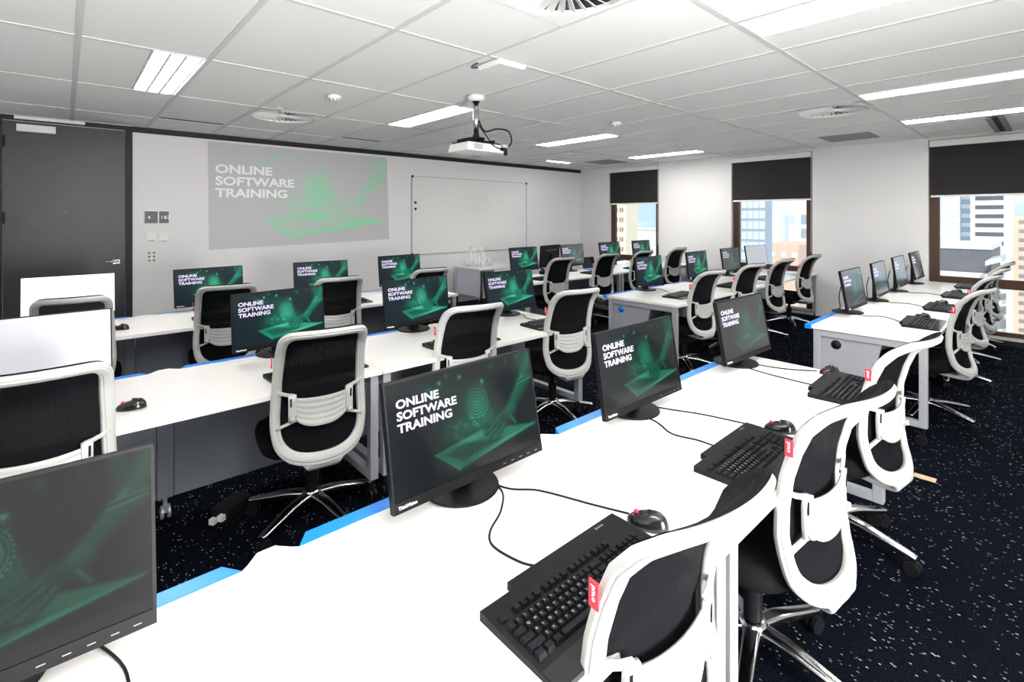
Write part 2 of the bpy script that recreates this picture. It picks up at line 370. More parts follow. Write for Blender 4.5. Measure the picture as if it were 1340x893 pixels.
for (x, y, l_) in [(1.66, 4.03, 'round white smoke detector left of the projector'), (4.344, 3.16, 'round white smoke detector right of the projector')]:
    t = tag(empty('smoke_detector', (x, y, ZC)), l_, 'smoke detector', 'ceiling smoke detectors')
    bm = B(); lathe(bm, [(.052, 0), (.055, -.012), (.055, -.022), (.045, -.03)][::-1], 24); mk('detector_base', bm, WPL2, t, True)
    bm = B(); lathe(bm, [(.03, -.045), (.042, -.030)], 24); mk('sensor_head', bm, WPL2, t)
    boxes('sensor_slot', [(math.cos(a) * .034 - .005, math.sin(a) * .034 - .005, -.042, math.cos(a) * .034 + .005, math.sin(a) * .034 + .005, -.033) for a in (0, 1, 2, 3, 4, 5)], BLK, t)
for (x, y, l_) in [(1.482, 4.852, 'small ceiling sprinkler beside the left swirl vent'), (6.167, 4.744, 'small ceiling sprinkler near the far light')]:
    t = tag(empty('sprinkler', (x, y, ZC)), l_, 'sprinkler', 'ceiling sprinklers')
    bm = B(); lathe(bm, [(.035, -.006), (.035, 0)], 20); mk('escutcheon', bm, WPL2, t)
    bm = B(); cyl(bm, (0, 0, -.045), (0, 0, -.006), .006); cyl(bm, (0, 0, -.048), (0, 0, -.044), .016); mk('sprinkler_head', bm, ALU, t)
# wireless access point
t = tag(empty('access_point', (2.15, 2.48, ZC)), 'white square wireless access point on the ceiling', 'access point')
bm = B(); vs = box(bm, -.125, -.125, -.036, .125, .125, -.004)
for v in vs:
    if v.co.z < -.02: v.co.x *= .88; v.co.y *= .88
mk('case', bm, WPL2, t, bevel=.012)
boxes('mounting_plate', [(-.08, -.08, -.004, .08, .08, -.001)], GRIL, t)
bm = B(); tube(bm, spline([(-.11, .10, -.015), (-.15, .13, -.02), (-.16, .10, -.012), (-.15, .06, -.004)], 6), .004); mk('cable', bm, BLK, t, True)
# projector
t = tag(empty('projector', (2.547, 3.264, ZC)), 'white projector hanging from a silver ceiling pole', 'projector')
bm = B(); lathe(bm, [(.035, -.045), (.07, -.03), (.075, 0)], 28); mk('ceiling_rose', bm, WPL2, t, True)
bm = B(); cyl(bm, (0, 0, -.33), (0, 0, -.045), .024); mk('pole', bm, ALU, t, True)
bm = B(); cyl(bm, (0, 0, -.05), (0, 0, -.04), .034); cyl(bm, (0, 0, -.345), (0, 0, -.32), .028); mk('collar', bm, BLK, t, True)
boxes('mount_plate', [(-.05, -.05, -.365, .05, .05, -.345), (-.13, -.015, -.375, .13, .015, -.365), (-.012, -.10, -.377, .012, .10, -.366), (-.13, -.09, -.395, -.115, .09, -.366), (.115, -.09, -.395, .13, .09, -.366)], BLK, t)
bm = B(); vs = box(bm, -.19, -.14, -.475, .19, .14, -.405)
for v in vs:
    if v.co.z > -.42: v.co.x *= .93; v.co.y *= .9
pb = mk('projector_body', bm, WPL2, t, bevel=.01)
boxes('top_cover', [(-.165, -.115, -.406, .165, .115, -.394)], BLK, t)
boxes('air_vent', [(-.13, -.143, -.46 + k * .009, -.04, -.139, -.456 + k * .009) for k in range(5)], GRIL, t)
bm = B(); cyl(bm, (.09, .135, -.44), (.09, .165, -.44), .033); mk('lens', bm, GBL, t, True)
bm = B(); tube(bm, spline([(.01, -.02, -.20), (.06, -.04, -.29), (.14, -.10, -.27), (.22, -.16, -.29), (.25, -.16, -.38), (.20, -.13, -.44)], 8), .007); tube(bm, spline([(0, -.03, -.24), (.05, -.08, -.34), (.06, -.15, -.42), (.13, -.18, -.45), (.18, -.16, -.44)], 8), .005); mk('cable', bm, BLK, t, True)
boxes('plug', [(.15, -.16, -.455, .20, -.135, -.43), (.195, -.15, -.49, .215, -.13, -.44)], BLK, t); boxes('adapter', [(.15, -.165, -.43, .21, -.145, -.405)], SIL, t)

# door
d = st(empty('door_1', (.01, Y1, 0)), 'tall charcoal door in a black frame at the left', 'door')
boxes('door_frame', [(-.51, -.02, 0, -.46, .12, 2.47), (.49, -.02, 0, .55, .12, 2.47), (-.51, -.02, 2.47, .55, .0, 2.515)], GAP, d)
boxes('door_leaf', [(-.455, .012, .01, .486, .055, 2.462)], DOORM, d)
h = boxes('door_handle', [(.38, -.004, 1.005, .44, .012, 1.045)], ALU, d)
bm = B(); cyl(bm, (.425, -.05, 1.03), (.425, 0, 1.03), .011); tube(bm, [(.43, -.05, 1.03), (.36, -.052, 1.03), (.31, -.045, 1.03)], .011); mk('lever', bm, ALU, h, True)
boxes('door_closer', [(-.36, -.045, 2.36, -.075, .012, 2.43)], WPL2, d); boxes('closer_arm', [(-.375, -.075, 2.475, .15, -.048, 2.505)], WPL2, d)
for z in (.3, 1.45, 2.2): boxes('hinge', [(-.475, -.012, z, -.44, .012, z + .11)], BLK, d)
bm = B(); cyl(bm, (0, .004, 1.56), (0, .013, 1.56), .009); mk('peephole', bm, ALU, d, True)
# devices on the front wall
def wallthing(name, x0, z0, x1, z1, label, cat, m=WPL2, dp=.02, group=None):
    t = tag(empty(name, ((x0 + x1) / 2, Y1, (z0 + z1) / 2)), label, cat, group); a, b = (x1 - x0) / 2, (z1 - z0) / 2
    boxes('case', [(-a, -dp, -b, a, -.0005, b)], m, t, bevel=.003); return t, a, b
t, a, b = wallthing('wall_display', .66, 1.43, .90, 1.59, 'small grey wall display showing 4 and 11 52', 'wall display')
boxes('display_glass', [(-a + .008, -.023, -b + .012, .008, -.0205, b - .012), (.020, -.023, -b + .012, a - .008, -.0205, b - .012)], mat('grey display glass', (.12, .13, .14), .5, bump=.05), t)
for body, x in (('4', -.085), ('11', .035), ('52', .072)):
    me, cc = text_mesh(body, .05); cc2 = np.stack([cc[:, 0] + x, -.0235 - cc[:, 2], cc[:, 1] - .018], 1); set_co(me, cc2, WLET); link('lettering', me, t)
t, a, b = wallthing('thermostat', .68, 1.235, .775, 1.335, 'white thermostat under the wall display, left one', 'thermostat', group='white thermostats by the door')
boxes('vent_slot', [(-.03, -.022, -.042, .03, -.0195, -.034)], GRIL, t)
t, a, b = wallthing('thermostat', .80, 1.23, .89, 1.335, 'white thermostat under the wall display, right one', 'thermostat', group='white thermostats by the door')
boxes('vent_slot', [(-.03, -.022, -.046, .03, -.0195, -.040)], GRIL, t)
t, a, b = wallthing('light_switch', .68, .99, .785, 1.13, 'white wall switch plate with six small buttons', 'light switch', dp=.008)
for i in range(2):
    for j in range(3):
        boxes('switch_button', [(-.035 + i * .045, -.013, -.05 + j * .042, -.010 + i * .045, -.0085, -.025 + j * .042)], GRIL, t)
# whiteboard
t = tag(empty('whiteboard', (5.34, Y1, 1.54)), 'large blank whiteboard in a thin frame on the front wall', 'whiteboard')
a, b = 1.25, .62
boxes('board', [(-a, -.015, -b, a, -.001, b)], WBOARD, t)
boxes('frame', [(-a - .01, -.022, -b - .01, a + .01, -.001, -b), (-a - .01, -.022, b, a + .01, -.001, b + .01), (-a - .01, -.022, -b, -a, -.001, b), (a, -.022, -b, a + .01, -.001, b)], SIL, t)
for sx in (-1, 1):
    for sz in (-1, 1): boxes('corner_cap', [(sx * a - .018, -.026, sz * b - .018, sx * a + .018, -.022, sz * b + .018)], BLK, t)
for z, l_ in ((1.745, 'upper round black magnet at the whiteboard left edge'), (1.645, 'lower round black magnet at the whiteboard left edge')):
    bm = B(); lathe(bm, [(.02, 0), (.02, .008)], 18, Matrix.Rotation(R(90), 4, 'X')); bm2 = mk('magnet', bm, BLK); bm2.location = (4.15, Y1 - .0155, z); tag(bm2, l_, 'magnet', 'round magnets on the whiteboard')

# ------------------------------------------------------------------ the slide
def slide(nu, nv):
    u, v = np.meshgrid(np.linspace(0, 1, nu), np.linspace(0, 1, nv))      # v down
    asp = 16 / 9.
    img = np.zeros((nv, nu))
    def blob(cx, cy, rx, ry, k=1., p=2): return k * np.exp(-(((u - cx) / rx) ** 2 + ((v - cy) / ry) ** 2) ** (p / 2))
    def poly(P, soft=.01):
        dmin = np.full(u.shape, -1e9); P = [np.array(q, float) * (asp, 1) for q in P]; c_ = sum(P) / len(P); U = u * asp
        for q0, q1 in zip(P, P[1:] + P[:1]):
            n = np.array([-(q1 - q0)[1], (q1 - q0)[0]]); n /= np.linalg.norm(n)
            if n @ (c_ - q0) > 0: n = -n
            dmin = np.maximum(dmin, (U - q0[0]) * n[0] + (v - q0[1]) * n[1])
        return 1 / (1 + np.exp(np.clip(dmin / soft, -50, 50)))
    def seg(p, q, r0, r1, soft=.012):
        p = np.array(p) * (asp, 1); q = np.array(q) * (asp, 1); d = q - p; U = u * asp
        t_ = np.clip(((U - p[0]) * d[0] + (v - p[1]) * d[1]) / (d @ d), 0, 1)
        D = np.hypot(U - p[0] - t_ * d[0], v - p[1] - t_ * d[1]) - (r0 + (r1 - r0) * t_)
        return 1 / (1 + np.exp(np.clip(D / soft, -50, 50)))
    scr = poly([(.20, .10), (.60, .17), (.675, .64), (.33, .62)], .02)
    img += .15 * scr * (1 + .5 * np.sin(u * 9 + v * 5)) + blob(.60, .55, .10, .12, .25) + blob(.45, .62, .14, .10, .16)
    img += .34 * seg((.60, .17), (.675, .64), .003, .003, .004) + .2 * seg((.57, .17), (.655, .62), .002, .002, .004)
    X_ = (u - .55) * asp; Y_ = v - .385; r = np.hypot(X_ * 1.05 - Y_ * .25, Y_ * .95 + X_ * .25)
    img += .22 * np.exp(-(r / .13) ** 2)
    for rr, k in ((.022, .55), (.05, .5), (.078, .5), (.108, .5), (.140, .35)): img += k * np.exp(-((r - rr) / .0055) ** 2)
    a = np.arctan2(Y_, X_); img += .4 * ((np.sin(a * 30) > 0) & (r > .155) & (r < .170) & (a > -1) & (a < 1.2))
    for cx, cy, rr, k in ((.32, .10, .017, 1.), (.455, .09, .017, 1.), (.255, .145, .02, .5), (.61, .19, .018, .9), (.37, .05, .03, .2), (.69, .06, .03, .2), (.80, .05, .02, .15)):
        rd = np.hypot((u - cx) * asp, (v - cy)); img += k / (1 + np.exp(np.clip((rd - rr) / .006, -40, 40)))
    for cx, cy in ((.40, .545), (.43, .515), (.465, .56), (.395, .64), (.43, .675), (.52, .57), (.505, .50), (.545, .60)):
        rd = np.maximum(np.abs(u - cx) * asp * .87 + np.abs(v - cy) * .5, np.abs(v - cy)); img += .5 * np.exp(-((rd - .018) / .003) ** 2)
    for p, q in (((.40, .545), (.465, .56)), ((.395, .64), (.43, .675)), ((.505, .5), (.545, .6)), ((.34, .5), (.40, .545))): img += .35 * seg(p, q, .001, .001, .003)
    img += .16 * np.exp(-((v - .19 - .06 * u) / .003) ** 2) * (u < .75)
    # laptop deck: pale top, dark keys, bright front rim
    deck = poly([(.255, .735), (.57, .655), (.97, .775), (.395, .935)], .005)
    keys = poly([(.315, .765), (.445, .725), (.70, .805), (.42, .875)], .005)
    over0 = .50 + .25 * np.clip((u - .3) * 1.2, 0, 1); img = img * (1 - deck) + deck * over0
    gx = (u - .315) * .9 + (v - .765) * .35; gy = (v - .765) + (u - .315) * -.17
    kp = .10 + .22 * ((np.mod(gx * 34, 1) > .25) & (np.mod(gy * 62 + gx * 9, 1) > .35))
    img = img * (1 - keys) + keys * kp
    rim = poly([(.375, .895), (.395, .935), (.97, .785), (.985, .765), (.90, .755), (.72, .825)], .006); img = img * (1 - rim) + rim * 1.05
    img += .5 * seg((.255, .735), (.395, .935), .004, .007, .004) + .4 * seg((.26, .735), (.57, .655), .003, .003, .005) + .3 * deck * blob(.50, .70, .09, .03, 1)
    def over(m_, val):
        nonlocal img
        img = img * (1 - m_) + m_ * val
    sleeve = poly([(.885, -.05), (1.03, -.05), (1.01, .27), (.895, .30)], .02); over(sleeve, .30 + .16 * np.sin(u * 45 + v * 14) + .1 * (u < .93))
    arm = seg((.935, .30), (.80, .55), .075, .052, .010); d_ = (v - .30) + (u - .935) * 1.75
    over(arm, .20 + .40 * np.clip(.5 - d_ * 6, 0, 1) + .22 * np.exp(-((d_ + .10) / .03) ** 2))
    cuff = seg((.885, .305), (.985, .275), .028, .024, .008); over(cuff, .52 + .28 * np.sin(v * 150 + u * 40))
    palm = seg((.80, .56), (.715, .635), .062, .058, .010); over(palm, .22 + .40 * np.clip((.62 - v) * 8, 0, 1) + .06 * np.sin(u * 90))
    for p, q, r0 in (((.715, .585), (.625, .645), .020), ((.700, .615), (.600, .705), .020), ((.710, .650), (.625, .760), .019), ((.735, .680), (.675, .790), .018), ((.79, .62), (.825, .705), .021)):
        f_ = seg(p, q, r0, r0 * .75, .005); g_ = seg((p[0], p[1] - .008), (q[0], q[1] - .010), r0 * .35, r0 * .2, .005)
        over(seg(p, q, r0 + .006, r0 * .75 + .006, .006), .06); over(f_, .26); img += .45 * g_
    img *= 1 - .85 * np.exp(-((u - .02) / .16) ** 2) * (v > .1)
    return np.clip(img, 0, 1.15)
def grid_mesh(nu, nv, fn, colfn, m, name):
    U, V = np.meshgrid(np.linspace(0, 1, nu), np.linspace(0, 1, nv)); P = np.stack(fn(U, V), -1).reshape(-1, 3)
    idx = np.arange(nu * nv).reshape(nv, nu)
    F = np.stack([idx[:-1, :-1], idx[1:, :-1], idx[1:, 1:], idx[:-1, 1:]], -1).reshape(-1, 4)
    me = bpy.data.meshes.new(name); me.from_pydata(P.tolist(), [], F.tolist())
    at = me.color_attributes.new('slide', 'FLOAT_COLOR', 'POINT')
    at.data.foreach_set('color', colfn(slide(nu, nv)).reshape(-1).astype(np.float32)); me.materials.append(m); me.update()
    return me
def col_screen(i):
    c = np.ones(i.shape + (4,)); lo = np.array([.003, .013, .019]); mid = np.array([.004, .20, .115]); hi = np.array([.10, .62, .36])
    t = i[..., None]; a = np.clip(t / .55, 0, 1); b = np.clip((t - .55) / .55, 0, 1)
    c[..., :3] = lo * (1 - a) + mid * a * (1 - b) + hi * b * a + 0 * t
    return c
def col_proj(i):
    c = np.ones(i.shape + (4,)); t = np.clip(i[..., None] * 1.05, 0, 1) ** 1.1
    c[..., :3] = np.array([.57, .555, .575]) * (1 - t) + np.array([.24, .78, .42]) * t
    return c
SLIDE_TXT = 'ONLINE\nSOFTWARE\nTRAINING'
txt_me, txt_co = text_mesh(SLIDE_TXT, 1.0, bold=.03, spacing=1.0)
tmin, tmax = txt_co.min(0), txt_co.max(0)
txt_uv = (txt_co - tmin) / (tmax - tmin)       # 0..1, y up
# projected slide (keystoned): projector light painted as diffuse colour on a wall panel
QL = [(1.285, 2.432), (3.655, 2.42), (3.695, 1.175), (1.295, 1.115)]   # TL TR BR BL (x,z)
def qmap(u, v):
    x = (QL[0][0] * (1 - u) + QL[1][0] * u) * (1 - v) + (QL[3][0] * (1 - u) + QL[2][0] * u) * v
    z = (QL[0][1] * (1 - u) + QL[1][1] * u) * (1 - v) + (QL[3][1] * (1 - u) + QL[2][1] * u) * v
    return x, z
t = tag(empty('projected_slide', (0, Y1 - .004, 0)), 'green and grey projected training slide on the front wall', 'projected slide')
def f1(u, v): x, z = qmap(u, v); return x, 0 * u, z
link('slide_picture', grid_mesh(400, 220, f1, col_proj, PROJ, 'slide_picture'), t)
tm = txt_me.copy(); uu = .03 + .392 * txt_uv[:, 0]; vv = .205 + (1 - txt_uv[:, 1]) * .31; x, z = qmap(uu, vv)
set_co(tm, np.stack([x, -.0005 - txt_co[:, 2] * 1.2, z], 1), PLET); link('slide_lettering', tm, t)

# ------------------------------------------------------------------ monitors
MW, MH, SHW, SHH = .535, .325, .523, .292
scr_me = grid_mesh(300, 168, lambda u, v: ((u - .5) * SHW, 0 * u, MH / 2 - .006 - v * SHH), col_screen, SCRN, 'screen')
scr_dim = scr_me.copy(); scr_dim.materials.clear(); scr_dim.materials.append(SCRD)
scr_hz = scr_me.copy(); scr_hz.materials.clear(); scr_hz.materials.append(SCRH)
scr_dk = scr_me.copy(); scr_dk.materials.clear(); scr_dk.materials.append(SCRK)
tm = txt_me.copy(); x = -SHW / 2 + SHW * (.05 + .37 * txt_uv[:, 0]); z = MH / 2 - .006 - SHH * (.15 + (1 - txt_uv[:, 1]) * .29)
set_co(tm, np.stack([x, -.0004 - txt_co[:, 2] * .3, z], 1), LLET); scr_txt = tm
bm = B(); box(bm, -SHW / 2, -.0005, MH / 2 - .006 - SHH, SHW / 2, .0005, MH / 2 - .006); blank = bpy.data.meshes.new('screen'); bm.to_mesh(blank); bm.free(); blank.materials.append(WSCR)
blank2 = blank.copy(); blank2.materials.clear(); blank2.materials.append(GLARE)
def parts_monitor():
    P = {}
    bm = B(); box(bm, -MW / 2, 0, -MH / 2, MW / 2, .016, MH / 2); vs = box(bm, -.17, .016, -.12, .17, .040, .10)
    for v in vs:
        if v.co.y > .03: v.co.x *= .8; v.co.z *= .8
    P['h'] = bm
    return P
def monitor_mesh(name, build, m, smooth=False):
    bm = B(); build(bm); bmesh.ops.recalc_face_normals(bm, faces=bm.faces[:]); me = bpy.data.meshes.new(name); bm.to_mesh(me); bm.free(); me.materials.append(m)
    if smooth:
        for p in me.polygons: p.use_smooth = True
    return me
def _hous(bm):
    box(bm, -MW / 2, .0015, -MH / 2, MW / 2, .018, MH / 2); vs = box(bm, -.17, .018, -.12, .17, .040, .10)
    for v in vs:
        if v.co.y > .03: v.co.x *= .8; v.co.z *= .8
me_h = monitor_mesh('housing', _hous, BLK)
def _bez(bm):
    box(bm, -MW / 2, -.002, -MH / 2, MW / 2, .0015, -MH / 2 + .026)
    box(bm, -MW / 2, -.0015, -MH / 2 + .026, -MW / 2 + .006, .0015, MH / 2); box(bm, MW / 2 - .006, -.0015, -MH / 2 + .026, MW / 2, .0015, MH / 2); box(bm, -MW / 2 + .006, -.0015, MH / 2 - .006, MW / 2 - .006, .0015, MH / 2)
me_b = monitor_mesh('bezel', _bez, BLK)
def _btn(bm):
    for k in range(5): box(bm, .10 + k * .033, -.0026, -MH / 2 + .010, .112 + k * .033, -.0018, -MH / 2 + .0115)
me_btn = monitor_mesh('button_marks', _btn, GRIL)
me_neck = monitor_mesh('neck', lambda bm: (box(bm, -.028, -.014, .012, .028, .012, .26), box(bm, -.04, -.02, .008, .04, .03, .018)), BLK)
def _base(bm): lathe(bm, [(.112, 0), (.116, .003), (.114, .008), (.03, .012)], 48)
me_base = monitor_mesh('base', _base, BLK, False)
def _cable(bm): tube(bm, spline([(.0, .045, .22), (.03, .07, .12), (.02, .06, .03), (.0, .09, .008)], 6), .004)
me_vc = monitor_mesh('video_cable', _cable, BLK, True)
lg, lc = text_mesh('ThinkVision', .0115, bold=.0002); set_co(lg, np.stack([lc[:, 0] - MW / 2 + .014, -.0022 - lc[:, 2] * .2, lc[:, 1] - MH / 2 + .009], 1), WLET)
def monitor(x, y, yaw, tilt, zc, label, screen='slide', z=.70):
    t = tag(empty('monitor', (x, y, z), R(yaw)), label, 'monitor', 'black desktop monitors on the desks')
    rx = -R(tilt)
    def add(n, me, par=t, panel=True):
        o = link(n, me, par)
        if panel and par is t: o.location = (0, -.05, zc - z); o.rotation_euler = (rx, 0, 0)
        return o
    add('housing', me_h); add('bezel', me_b); add('button_marks', me_btn); add('bezel_lettering', lg)
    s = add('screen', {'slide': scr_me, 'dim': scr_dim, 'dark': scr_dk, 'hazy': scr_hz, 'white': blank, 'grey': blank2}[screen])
    if screen in ('slide', 'dim', 'dark', 'hazy'): add('screen_lettering', scr_txt, s)
    add('neck', me_neck, panel=False); add('base', me_base, panel=False); add('video_cable', me_vc, panel=False)
    return t
MON = [
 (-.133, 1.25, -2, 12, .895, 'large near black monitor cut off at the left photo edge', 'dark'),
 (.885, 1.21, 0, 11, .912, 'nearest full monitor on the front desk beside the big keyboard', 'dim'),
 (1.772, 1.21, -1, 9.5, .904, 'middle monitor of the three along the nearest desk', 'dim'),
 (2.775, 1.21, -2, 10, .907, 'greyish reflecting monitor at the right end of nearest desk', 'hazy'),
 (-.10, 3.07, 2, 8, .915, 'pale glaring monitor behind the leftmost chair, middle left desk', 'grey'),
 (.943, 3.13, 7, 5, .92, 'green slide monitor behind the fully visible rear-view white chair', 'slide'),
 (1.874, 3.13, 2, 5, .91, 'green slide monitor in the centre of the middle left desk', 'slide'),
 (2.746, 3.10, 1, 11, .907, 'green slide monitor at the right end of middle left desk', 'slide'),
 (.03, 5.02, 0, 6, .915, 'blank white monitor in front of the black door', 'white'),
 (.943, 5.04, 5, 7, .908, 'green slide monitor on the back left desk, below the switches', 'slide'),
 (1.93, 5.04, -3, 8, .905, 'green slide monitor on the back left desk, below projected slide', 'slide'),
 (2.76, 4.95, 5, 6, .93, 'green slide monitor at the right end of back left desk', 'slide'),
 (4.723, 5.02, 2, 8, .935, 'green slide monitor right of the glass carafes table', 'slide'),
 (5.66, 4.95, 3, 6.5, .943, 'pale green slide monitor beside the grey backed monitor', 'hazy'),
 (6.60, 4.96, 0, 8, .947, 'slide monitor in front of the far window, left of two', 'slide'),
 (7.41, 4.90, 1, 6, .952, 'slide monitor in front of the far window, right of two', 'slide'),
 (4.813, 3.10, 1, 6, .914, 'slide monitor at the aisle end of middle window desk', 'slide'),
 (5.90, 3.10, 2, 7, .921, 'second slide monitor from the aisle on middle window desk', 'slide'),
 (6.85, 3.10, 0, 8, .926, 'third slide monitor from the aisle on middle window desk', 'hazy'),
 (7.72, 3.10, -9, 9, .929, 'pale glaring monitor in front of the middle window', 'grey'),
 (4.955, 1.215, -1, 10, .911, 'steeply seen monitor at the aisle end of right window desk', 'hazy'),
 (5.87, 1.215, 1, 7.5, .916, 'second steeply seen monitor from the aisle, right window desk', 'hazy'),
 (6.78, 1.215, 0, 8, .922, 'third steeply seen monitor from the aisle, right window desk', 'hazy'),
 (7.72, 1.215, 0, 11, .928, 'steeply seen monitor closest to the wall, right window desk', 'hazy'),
]
mons = [monitor(*m_) for m_ in MON]
monitor(5.42, 5.10, 192, 4, .93, 'grey monitor turned round to show its back, back window desk', 'dim')

# ------------------------------------------------------------------ desks
TZ = .70
def desk(x0, x1, y0, y1, label, group, gaps, side_panel_left=False, hole=BLK, blue=True):
    t = tag(empty('desk', (x0, y0, 0)), label, 'desk', group); Wd = x1 - x0; D = y1 - y0
    rail = .045
    # top with the scallops that reach past the blue rail
    bm = B(); yb = D - rail; pts = [(0, 0), (Wd, 0)]
    ga = sorted(gaps)
    out = [(Wd, yb)]
    for g0, g1 in reversed(ga):
        g0 -= x0; g1 -= x0
        if g1 < Wd: out += [(g1, yb), (g1 - .015, yb + .012), (g1 - .045, D)]
        else: out = [(Wd, D)]
        if g0 > 0: out += [(g0 + .045, D), (g0 + .015, yb + .012), (g0, yb)]
        else: out += [(0, D)]
    if not (ga and ga[0][0] <= x0): out.append((0, yb))
    pts += out
    lo = [bm.verts.new((a, b, TZ - .025)) for a, b in pts]; hi = [bm.verts.new((a, b, TZ)) for a, b in pts]
    bm.faces.new(lo[::-1]); bm.faces.new(hi); n = len(pts)
    for k in range(n): bm.faces.new((lo[k], lo[(k + 1) % n], hi[(k + 1) % n], hi[k]))
    mk('tabletop', bm, TOP, t, bevel=.002)
    # blue rail segments
    xs_ = [0]
    for g0, g1 in ga: xs_ += [max(0, g0 - x0), min(Wd, g1 - x0)]
    xs_.append(Wd)
    for a, b in zip(xs_[::2], xs_[1::2]):
        if b - a < .1: continue
        bm = B(); P = [(a, yb), (b, yb), (b + (.03 if b < Wd else 0), yb + .005), (b + (.03 if b < Wd else 0) - .035, D), (a + (.035 if a > 0 else 0) - (.03 if a > 0 else 0), D), (a - (.03 if a > 0 else 0), yb + .005)]
        P = [(a, yb + .0005), (b, yb + .0005), (b - (.03 if b < Wd - .01 else 0), D), (a + (.03 if a > .01 else 0), D)]
        lo = [bm.verts.new((p, q, TZ - .03)) for p, q in P]; hi = [bm.verts.new((p, q, TZ + .001)) for p, q in P]
        bm.faces.new(lo[::-1]); bm.faces.new(hi)
        for k in range(4): bm.faces.new((lo[k], lo[(k + 1) % 4], hi[(k + 1) % 4], hi[k]))
        mk('cable_rail', bm, BLU, t)
    # leg frames at both ends
    for s in (0, 1):
        xa = .012 if s == 0 else Wd - .057; xb = xa + .045
        lf = boxes('leg_frame', [(xa, .02, .12, xb, .065, TZ - .026), (xa, D - .10, .12, xb, D - .055, TZ - .026), (xa, .065, TZ - .075, xb, D - .10, TZ - .03), (xa, .065, .12, xb, D - .10, .16)], SIL, t, bevel=.003)
        for yy_ in (.0425, D - .078):
            bm = B(); xm = (xa + xb) / 2
            cyl(bm, (xm - .018, yy_ + .012, .032), (xm - .006, yy_ + .012, .032), .031); cyl(bm, (xm + .006, yy_ + .012, .032), (xm + .018, yy_ + .012, .032), .031); cyl(bm, (xm, yy_, .05), (xm, yy_, .122), .009); box(bm, xm - .006, yy_ - .01, .03, xm + .006, yy_ + .02, .07)
            mk('castor', bm, BLK, lf)
    # modesty panels, centre post with castor
    yp = D - .19; mid = Wd / 2
    boxes('modesty_panel', [(.065, yp, .10, mid - .038, yp + .018, TZ - .03)], PANG, t); boxes('modesty_panel', [(mid + .038, yp, .10, Wd - .065, yp + .018, TZ - .03)], PANG, t)
    cp = boxes('centre_post', [(mid - .034, yp - .004, .10, mid + .034, yp + .03, TZ - .026)], PANG, t)
    bm = B(); cyl(bm, (mid - .02, yp, .033), (mid - .008, yp, .033), .032); cyl(bm, (mid + .008, yp, .033), (mid + .02, yp, .033), .032); cyl(bm, (mid, yp + .01, .05), (mid, yp + .01, .10), .01); box(bm, mid - .007, yp - .01, .03, mid + .007, yp + .02, .075)
    mk('castor', bm, SIL, cp)
    if side_panel_left:
        bm = B(); P = [(D - .10, .165), (D - .10, TZ - .08), (D * .36, TZ - .08), (D * .50, .165)]
        a_ = [bm.verts.new((.028, p, q)) for p, q in P]; b_ = [bm.verts.new((.044, p, q)) for p, q in P]
        bm.faces.new(a_); bm.faces.new(b_[::-1])
        for k in range(4): bm.faces.new((a_[k], b_[k], b_[(k + 1) % 4], a_[(k + 1) % 4]))
        sp = mk('side_panel', bm, PALE, t)
        bm = B(); cyl(bm, (.024, D - .20, TZ - .125), (.030, D - .20, TZ - .125), .033); mk('cable_port', bm, hole, sp, True)
    return t
GL, GWd = 'left bank desks', 'window bank desks'
desk(-.50, 1.262, .55, 1.30, 'nearest white desk, left unit running out of the photo corner', GL, [(.30, .43)])
desk(1.266, 2.985, .55, 1.30, 'nearest white desk, right unit ending at the aisle', GL, [(1.2, 1.37), (2.06, 2.22)])
desk(-.50, 1.252, 2.41, 3.20, 'middle left desk, left unit with grey panel behind', GL, [(.32, .46)])
desk(1.256, 2.93, 2.41, 3.20, 'middle left desk, right unit ending at the aisle', GL, [(1.2, 1.33), (2.0, 2.15)])
desk(-.50, 1.262, 4.28, 5.09, 'back left desk, unit nearest the black door', GL, [(.40, .56)])
desk(1.266, 3.10, 4.28, 5.09, 'back left desk, unit ending beside the carafe table', GL, [(1.2, 1.33), (2.1, 2.25)])
desk(4.17, 6.478, .56, 1.30, 'right window desk, aisle unit with pale side panel and black port', GWd, [(5.1, 5.25)], True, BLK)
desk(6.482, 8.13, .56, 1.30, 'right window desk, unit against the window wall', GWd, [(7.1, 7.25)])
desk(4.17, 5.998, 2.35, 3.19, 'middle window desk, aisle unit with blue cable port', GWd, [(5.3, 5.45)], True, BLU)
desk(6.002, 8.13, 2.35, 3.19, 'middle window desk, unit under the middle window', GWd, [(7.1, 7.25)])
desk(4.17, 6.10, 4.32, 5.09, 'back window desk, aisle unit near the whiteboard', GWd, [(5.1, 5.25)])
desk(6.104, 8.10, 4.32, 5.09, 'back window desk, unit under the far window', GWd, [(7.1, 7.25)])
# carafe table
t = tag(empty('side_table', (4.80, 6.05, 0)), 'small white side table holding glass carafes by the front wall', 'side table')
boxes('tabletop', [(0, 0, .675, .85, .72, .70)], TOP, t, bevel=.002)
for a, b in ((.02, .02), (.02, .66), (.79, .02), (.79, .66)): boxes('leg', [(a, b, 0, a + .04, b + .04, .6745)], ALU, t)
boxes('end_panel', [(.03, .062, .25, .045, .658, .674)], BPAN, t); boxes('front_panel', [(.062, .64, .25, .788, .655, .674)], BPAN, t)
def carafe():
    t = empty('carafe', (0, 0, 0))
    bm = B(); lathe(bm, [(.030, 0), (.032, .01), (.031, .16), (.018, .20), (.013, .235), (.017, .262)], 20); mk('carafe_body', bm, GLS, t, True)
    bm = B(); lathe(bm, [(.010, .255), (.011, .272), (.022, .280), (.027, .296), (.022, .312), (.008, .320)], 20); mk('stopper', bm, GLS, t, True)
    return t
def tumbler():
    t = empty('glass_tumbler', (0, 0, 0)); bm = B(); lathe(bm, [(.028, 0), (.034, .10), (.032, .10), (.027, .006)], 18); mk('tumbler_body', bm, GLS, t, True); return t
ca = carafe(); 
